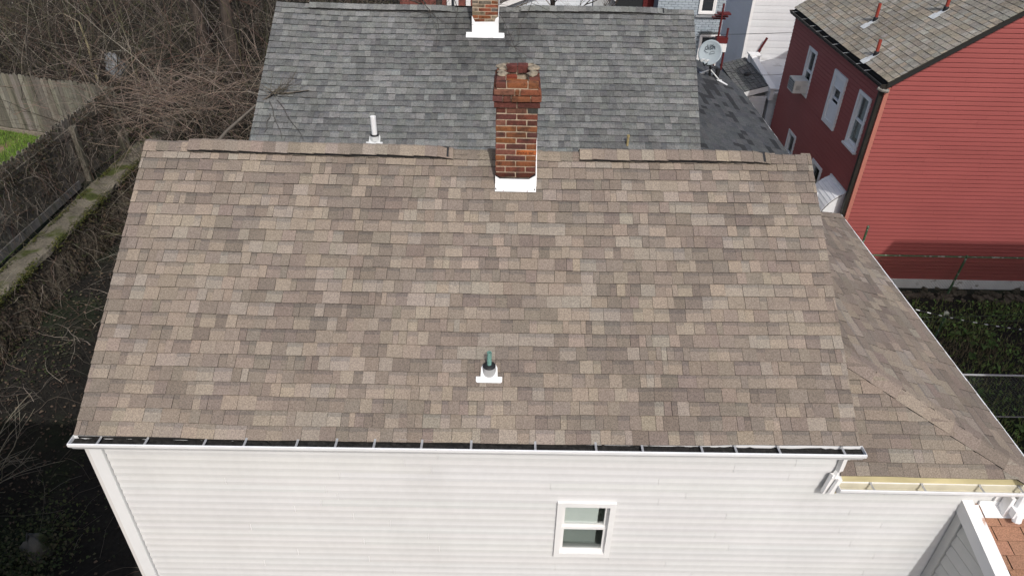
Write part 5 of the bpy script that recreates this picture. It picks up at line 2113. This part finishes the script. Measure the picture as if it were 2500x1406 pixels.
bare_tree('bare_tree', 'dark bare tree trunk rising left of the grey roof', (-10.6, 25.4, 2.2), 9, 0.20, (0.02, 0.0), 201, M_BARK)
bare_tree('bare_tree', 'dark bare double trunk wrapped in vines nearest the grey roof corner', (-9.6, 24.6, 2.2), 9, 0.24, (0.05, 0.0), 202, M_BARK)
bare_tree('bare_tree', 'thin pale leaning trunk above the board fence', (-13.7, 23.6, 2.1), 2.6, 0.085, (-0.40, 0.55), 203, M_BARKP, nlimb=4)
bare_tree('bare_tree', 'bare tree standing just behind the grey ridge, left end', (-6.0, 27.5, 2.2), 8, 0.16, (0.04, 0), 204, M_BARK, nlimb=14)
bare_tree('bare_tree', 'bare tree behind the grey ridge near the rear chimney', (-2.6, 22.0, 1.5), 8.0, 0.15, (0.05, -0.05), 205, M_BARK, nlimb=16, spread=1.2)
bare_tree('bare_tree', 'bare spreading tree in front of the far white gable', (1.6, 23.5, 0.0), 6.6, 0.14, (0.0, 0.0), 206, M_BARK, nlimb=18, spread=1.5)
bare_tree('bare_tree', 'tall bare tree deep in the thicket at top left', (-17.5, 31.0, 2.9), 8, 0.17, (0.05, 0), 207, M_BARK, nlimb=12)
# branch resting on the left edge of the grey roof, and a bough hanging over the rear chimney
br = Stems()
rr = random.Random(41)
pts = [(-5.9, 12.55, 4.8), (-5.3, 12.7, 5.42), (-4.8, 12.95, 5.80), (-4.45, 13.1, 6.02), (-4.1, 13.15, 6.03), (-3.8, 13.2, 6.06)]
br.stem(pts, 0.038, 0.012, (0.12, 0.105, 0.088))
for i in range(36):
    q = Vector((-4.42 + rr.uniform(-0.1, 0.2), 13.1 + rr.uniform(-0.05, 0.05), 6.03))
    a_ = rr.uniform(0, 6.28)
    tp = arch_pts(q, (math.cos(a_), math.sin(a_) * 0.8, rr.uniform(-0.2, 0.9)), rr.uniform(0.2, 0.6), rr, 0.03, k=5, wig=0.25)
    tp = [(p_[0], p_[1], max(p_[2], groofz(p_[1]) + 0.03)) for p_ in tp]
    br.stem(tp, 0.006, 0.002, jit((0.11, 0.095, 0.07), rr, 0.2))
for (a_, c_) in (((-4.5, 12.98, 0), (-4.15, 12.3, 0)), ((-4.35, 13.0, 0), (-3.75, 12.28, 0)), ((-4.45, 12.75, 0), (-4.48, 12.40, 0))):
    tp = [tuple(Vector((a_[0] + (c_[0] - a_[0]) * k / 5, a_[1] + (c_[1] - a_[1]) * k / 5, 0))) for k in range(6)]
    br.stem([(p_[0] + 0.02 * math.sin(k * 2), p_[1], groofz(p_[1]) + 0.03) for k, p_ in enumerate(tp)], 0.009, 0.005, (0.085, 0.078, 0.07))
fb_ = br.build('fallen_branch', M_STEM, None)
tag(fb_, 'dead branch with twigs lying across the left edge of the grey roof', 'branch')
br = Stems()
for (P0, P1, r_, sg) in (((-1.25, 16.2, 8.55), (0.25, 13.6, 6.55), 0.012, 0.12), ((-1.3, 15.6, 7.9), (-1.05, 14.2, 6.95), 0.012, 0.03), ((-2.0, 15.5, 7.6), (-1.3, 14.0, 6.9), 0.008, 0.05), ((0.9, 15.8, 7.9), (-0.1, 13.9, 6.75), 0.008, -0.08)):
    P0, P1 = Vector(P0), Vector(P1)
    pts = []
    for k in range(10):
        p_ = P0.lerp(P1, k / 9)
        p_.z -= sg * math.sin(math.pi * k / 9)
        p_.x += 0.05 * math.sin(k * 1.3)
        pts.append(tuple(p_))
    br.stem(pts, r_, 0.004, (0.05, 0.043, 0.037))
    for _ in range(9):
        k = rr.randint(2, 8)
        tp = arch_pts(pts[k], (rr.gauss(0.1, 0.6), rr.gauss(-0.4, 0.5), rr.gauss(-0.1, 0.3)), rr.uniform(0.3, 0.9), rr, 0.05, k=5, wig=0.2)
        tp = [(q[0], q[1], max(q[2], groofz(min(q[1], 15)) + 0.05)) for q in tp]
        br.stem(tp, 0.005, 0.0018, (0.06, 0.052, 0.045))
bo = br.build('overhanging_bough', M_STEM, None)
tag(bo, 'thin bare bough hanging diagonally across the rear chimney', 'branch')

# shrub and boulder at the lower left corner
S = Stems()
rr = random.Random(51)
for i in range(46):
    pts = arch_pts((-9.3 + rr.uniform(-0.3, 0.3), 7.6 + rr.uniform(-1.2, 1.3), 0.35), (rr.uniform(0.05, 0.7), rr.gauss(0, 0.4), 1), rr.uniform(0.9, 2.0), rr, rr.uniform(0.03, 0.14), k=8, wig=0.16)
    S.stem(pts, rr.uniform(0.008, 0.014), 0.003, jit((0.30, 0.27, 0.20), rr, 0.15))
    for _ in range(3):
        k = rr.randint(3, 6)
        S.stem(arch_pts(pts[k], (rr.uniform(-0.2, 0.9), rr.gauss(0, 0.6), rr.uniform(0, 0.8)), rr.uniform(0.25, 0.7), rr, 0.05, k=5), 0.005, 0.002, jit((0.28, 0.25, 0.19), rr, 0.15))
sh = thing('bare_shrub', 'pale bare twiggy shrub at the lower left edge', 'shrub', (-9.3, 7.6, 0.3))
S.build('branches', M_STEM, sh)
lump(-7.75, 7.35, 0.20, 0.22, 0.18, 0.34, 61, mat('pale_stone', (0.11, 0.105, 0.09), rough=0.95, noise=[(5, 0.25, 5)], bump=(8, 0.8, 0.05), alt=((0.06, 0.07, 0.03), 3, 0.5, 0.6)), None, 'boulder')
tag(bpy.data.objects['boulder'], 'pale boulder among green weeds in the lower left corner', 'boulder')
WE = MB()
for i in range(5200):
    if i < 2600:
        x, y = -7.9 + rr.gauss(0, 0.40), 7.2 + rr.gauss(0, 0.55)
        zz = hgt(x, y) + rr.uniform(0, 0.35)
    else:
        x, y = rr.uniform(-10.5, -8), rr.uniform(6, 14)
        if math.sin(x * 3) + math.sin(y * 2.3) < 0.4:
            continue
        zz = hgt(x, y) + rr.uniform(0, 0.12)
    s = rr.uniform(0.010, 0.032)
    a_ = rr.uniform(0, 6.28)
    tl = rr.uniform(-0.03, 0.03)
    c = jit(rr.choice([(0.035, 0.048, 0.016), (0.05, 0.065, 0.022), (0.025, 0.032, 0.014), (0.07, 0.065, 0.035)]), rr, 0.25, 0.05)
    WE.add([(x + s * math.cos(a_ + q), y + s * math.sin(a_ + q), zz + tl * math.cos(q)) for q in (0, 1.2, 3.1, 5.0)], [(0, 1, 2, 3)], c)
WE.build('weeds', M_LEAF, None, kind='stuff')
bag = lump(-13.45, 24.3, hgt(-13.45, 24.3) + 0.55, 0.36, 0.3, 0.45, 71, M_BAG, None, 'rubbish_bag')
tag(bag, 'crumpled grey plastic bag dumped in the thicket behind the board fence', 'bag')

# ------------------------------------------------------------------ right-hand yard
YG = MB()
rr = random.Random(81)
for i in range(30000):
    x, y = rr.uniform(6.5, 15.5), rr.uniform(8.0, 15.3)
    if rr.random() < 0.55:
        k_ = math.sin(x * 2.1) * math.sin(y * 1.7 + 0.5) + rr.uniform(-0.5, 0.5)
        if k_ < 0:
            continue
    dry = math.exp(-((x - 10.9) ** 2 / 0.9 + (y - 13.3) ** 2 / 0.25)) > rr.random()
    z0_ = hgt(x, y)
    if rr.random() < 0.22 and not dry:
        s = rr.uniform(0.018, 0.042)
        a_ = rr.uniform(0, 6.28)
        zz = z0_ + rr.uniform(0.02, 0.16)
        c = jit(rr.choice([(0.10, 0.17, 0.04), (0.12, 0.20, 0.05), (0.08, 0.13, 0.035)]), rr, 0.25, 0.05)
        tl = rr.uniform(-0.04, 0.04)
        YG.add([(x + s * math.cos(a_ + q), y + s * math.sin(a_ + q), zz + tl * math.cos(q)) for q in (0, 1.2, 3.1, 5.0)], [(0, 1, 2, 3)], c)
    else:
        h_ = rr.uniform(0.06, 0.20)
        a_ = rr.uniform(0, 6.28)
        w_ = 0.010
        c = jit((0.16, 0.13, 0.08) if dry else rr.choice([(0.14, 0.20, 0.05), (0.17, 0.22, 0.065), (0.21, 0.20, 0.095)]), rr, 0.25, 0.05)
        dx, dy = math.cos(a_) * w_, math.sin(a_) * w_
        YG.add([(x - dx, y - dy, z0_), (x + dx, y + dy, z0_), (x + rr.uniform(-0.08, 0.08), y + rr.uniform(-0.08, 0.08), z0_ + h_)], [(0, 1, 2)], c)
for i in range(220):
    cx_, cy_ = rr.uniform(7.5, 15.5), rr.uniform(9.0, 15.0)
    if math.sin(cx_ * 2.1) * math.sin(cy_ * 1.7 + 0.5) + rr.uniform(-0.4, 0.4) < 0.25:
        continue
    g_ = rr.choice([(0.06, 0.115, 0.025), (0.045, 0.09, 0.022), (0.075, 0.125, 0.035)])
    for _ in range(rr.randint(4, 8)):
        a_ = rr.uniform(0, 6.28)
        L_ = rr.uniform(0.08, 0.19)
        w_ = L_ * 0.28
        ca, sa = math.cos(a_), math.sin(a_)
        zb_ = hgt(cx_, cy_) + 0.05
        zt_ = zb_ + rr.uniform(0.02, 0.14)
        YG.add([(cx_, cy_, zb_), (cx_ + ca * L_ * 0.5 - sa * w_, cy_ + sa * L_ * 0.5 + ca * w_, zt_), (cx_ + ca * L_, cy_ + sa * L_, zt_ - 0.02), (cx_ + ca * L_ * 0.5 + sa * w_, cy_ + sa * L_ * 0.5 - ca * w_, zt_)], [(0, 1, 2, 3)], jit(g_, rr, 0.2, 0.05))
YG.build('grass', M_GRASS, None, kind='stuff')
RB = MB()
for i in range(320):
    x, y = rr.uniform(7.5, 16), 15.55 + rr.gauss(0, 0.13)
    s = rr.uniform(0.03, 0.09)
    RB.box((-s, -s * 0.7, -s * 0.5), (s, s * 0.7, s * 0.5), M=Matrix.Translation((x, y, 0.03)) @ Matrix.Rotation(rr.uniform(0, 3), 4, 'Z') @ Matrix.Rotation(rr.uniform(-0.4, 0.4), 4, 'X'))
RB.build('rubble', M_CONCD, None, kind='stuff')


def chain_fence(label, A, B, zb, zt_, posts, mrail, mpost, mwire, sp=0.068, wr=0.0020, bottom=False, lean_=0.0):
    A, B = Vector((A[0], A[1], 0)), Vector((B[0], B[1], 0))
    t = thing('chain_link_fence', label, 'fence', ((A.x + B.x) / 2, (A.y + B.y) / 2, 0))
    U = (B - A).normalized()
    L = (B - A).length
    b = MB()
    b.tube([A + Vector((0, 0, zt_)), B + Vector((0, 0, zt_))], 0.021, 8)
    b.build('top_rail', mrail, t)
    if bottom:
        b = MB()
        b.tube([A + Vector((0, 0, zb)), B + Vector((0, 0, zb))], 0.014, 6)
        b.build('bottom_rail', mrail, t)
    for (s, top, ln) in posts:
        b = MB()
        p = A + U * s
        b.tube([p + Vector((-ln, 0, -0.1)), p + Vector((ln, 0, top))], 0.028, 8)
        b.lathe([(0.034, 0), (0.034, 0.03), (0.02, 0.05), (0.001, 0.055)], p + Vector((ln, 0, top)), (0, 0, 1), 10)
        b.build('post', mpost, t)
    S = Stems()
    H = zt_ - zb
    n = int((L + H) / sp) + 1
    nrm_ = Vector((U.y, -U.x, 0)) * 0.004
    for i in range(n):
        s = -H + i * sp
        for sg in (1, -1):
            pts = []
            for (ss, hh) in ((s, 0), (s + H, H)):
                pts.append((ss, hh))
            (s0, h0), (s1, h1) = pts
            if s0 < 0:
                h0 += -s0
                s0 = 0
            if s1 > L:
                h1 -= s1 - L
                s1 = L
            if s1 - s0 < 0.02:
                continue
            if sg < 0:
                s0, s1 = L - s0, L - s1
            a, c = A + U * s0 + Vector((0, 0, zb + h0)) + nrm_ * sg, A + U * s1 + Vector((0, 0, zb + h1)) + nrm_ * sg
            S.stem([tuple(a), tuple((a + c) / 2), tuple(c)], wr, wr, (0.3, 0.3, 0.3))
    b = S.build('wire_mesh', mwire, t, kind='stuff')
    return t


chain_fence('green chain-link fence along the red house foundation', (8.9, 15.62), (15.5, 15.62), 0.05, 1.20, [(0.0, 2.0, 0.0), (2.72, 1.2, 0.04), (5.6, 1.2, 0.0)], M_GREENP, M_GREENP, M_WIREG, sp=0.075, wr=0.0022)
chain_fence('silver chain-link fence in the near yard beside the side roof', (7.2, 11.08), (12.6, 11.08), 0.05, 1.20, [(0.0, 1.25, 0), (5.4, 1.25, 0)], M_GALV, M_GALV, M_WIRE, sp=0.075, wr=0.0015, bottom=True)
b = MB()
b.tube([(10.36, 13.75, -0.1), (10.20, 13.50, 0.95)], 0.026, 8)
po = b.build('post_shaft', M_GREENP, None)
pt = thing('leaning_post', 'short leaning green post with white rag top in the weedy yard', 'post', (10.36, 13.75, 0))
attach(po, pt)
b = MB()
for k in range(5):
    a_ = k * 1.3
    b.add([(10.20, 13.50, 0.95), (10.20 + 0.06 * math.cos(a_), 13.50 + 0.06 * math.sin(a_), 1.02), (10.20 + 0.06 * math.cos(a_ + 0.8), 13.50 + 0.06 * math.sin(a_ + 0.8), 0.90)], [(0, 1, 2)])
b.lathe([(0.035, 0), (0.045, 0.03), (0.02, 0.07), (0.001, 0.075)], (10.20, 13.50, 0.94), (0, 0, 1), 8)
b.build('rag', mat('pale_rag', (0.5, 0.52, 0.42), rough=0.9), pt)


def sag_line(A, B, sag, n=24):
    A, B = Vector(A), Vector(B)
    out = []
    for i in range(n + 1):
        t = i / n
        p = A.lerp(B, t)
        p.z -= sag * 4 * t * (1 - t)
        out.append(p)
    return out


cb = thing('overhead_cable', 'black cable with white wrap crossing above the weedy yard', 'cable', (9, 13, 3))
pl = sag_line((7.4, 13.0, 1.95), (13.0, 13.0, 0.80), 0.22, 40)
b = MB()
b.tube(pl, 0.011, 6)
b.build('sheath', M_CABLE, cb)
for i in range(2, 40, 2):
    b = MB()
    b.tube([pl[i].lerp(pl[i + 1], 0.1), pl[i].lerp(pl[i + 1], 0.5 + 0.4 * ((i * 7) % 5) / 5)], 0.0118, 6)
    b.build('wrap', M_CABW, cb)
for (a_, c_, lb) in (((7.6, 13.0, 1.14), (13.2, 13.0, 1.32), 'thin green line crossing the weedy yard, lower one'), ((7.6, 13.0, 1.20), (13.2, 13.0, 1.55), 'thin green line crossing the weedy yard, upper one')):
    b = MB()
    b.tube(sag_line(a_, c_, 0.12), 0.006, 5)
    tag(b.build('clothes_line', M_WIREG, None), lb, 'line')
for (a_, c_, sg, lb) in (((5.95, 23.95, 4.32), (8.43, 22.34, 4.88), 0.02, 'thin black wire running from blue house to red house'), ((5.44, 18.35, 4.94), (8.43, 22.3, 3.62), 0.06, 'thin black wire above the small grey roof')):
    b = MB()
    b.tube(sag_line(a_, c_, sg), 0.007, 5)
    tag(b.build('overhead_wire', M_CABLE, None), lb, 'wire')


# ------------------------------------------------------------------ unseen houses: left one added to shade the gully, right one read from its shadow
def plain_house(label, x0, x1, y0, y1, he, hr, wm, rm):
    t = thing('unseen_house', label, 'house', ((x0 + x1) / 2, (y0 + y1) / 2, 0))
    b = MB()
    ym = (y0 + y1) / 2
    b.box((x0, y0, -0.2), (x1, y1, he), (0.5, 0.48, 0.45))
    b.prism([(x0, y0, he), (x0, y1, he), (x0, ym, hr - 0.1)], (x1 - x0, 0, 0), (0.5, 0.48, 0.45))
    w = b.build('wall', wm, t)
    b = MB()
    k = (hr - he) / (ym - y0)
    for s_ in (-1, 1):
        ye = ym + s_ * ((ym - y0) + 0.25)
        ze = he - 0.25 * k
        b.prism([(x0 - 0.15, ye, ze), (x0 - 0.15, ym, hr), (x0 - 0.15, ym, hr + 0.08), (x0 - 0.15, ye, ze + 0.08)], (x1 - x0 + 0.3, 0, 0), (0.10, 0.095, 0.09))
    b.build('roof', rm, t)
    for xx in np.arange(x0 + 0.8, x1 - 1.2, 1.9):
        for zz in (1.0, 3.7):
            window(w, (float(xx) + 0.8, y1 + 0.09, zz), (-1, 0, 0), (0, 1, 0), 0.8, 1.4, trim=0.08, proud=0.0, depth=0.10, glass=M_PANE)
    return t


plain_house('unseen house added at the front left to shade the gully', -13.5, -5.1, -2.6, 3.4, 7.6, 9.4, M_VINYL, M_SHING)
plain_house('neighbouring house outside the picture at the right', 11.75, 18.5, 3.2, 9.3, 8.62, 10.4, M_VINYL, M_SHING)
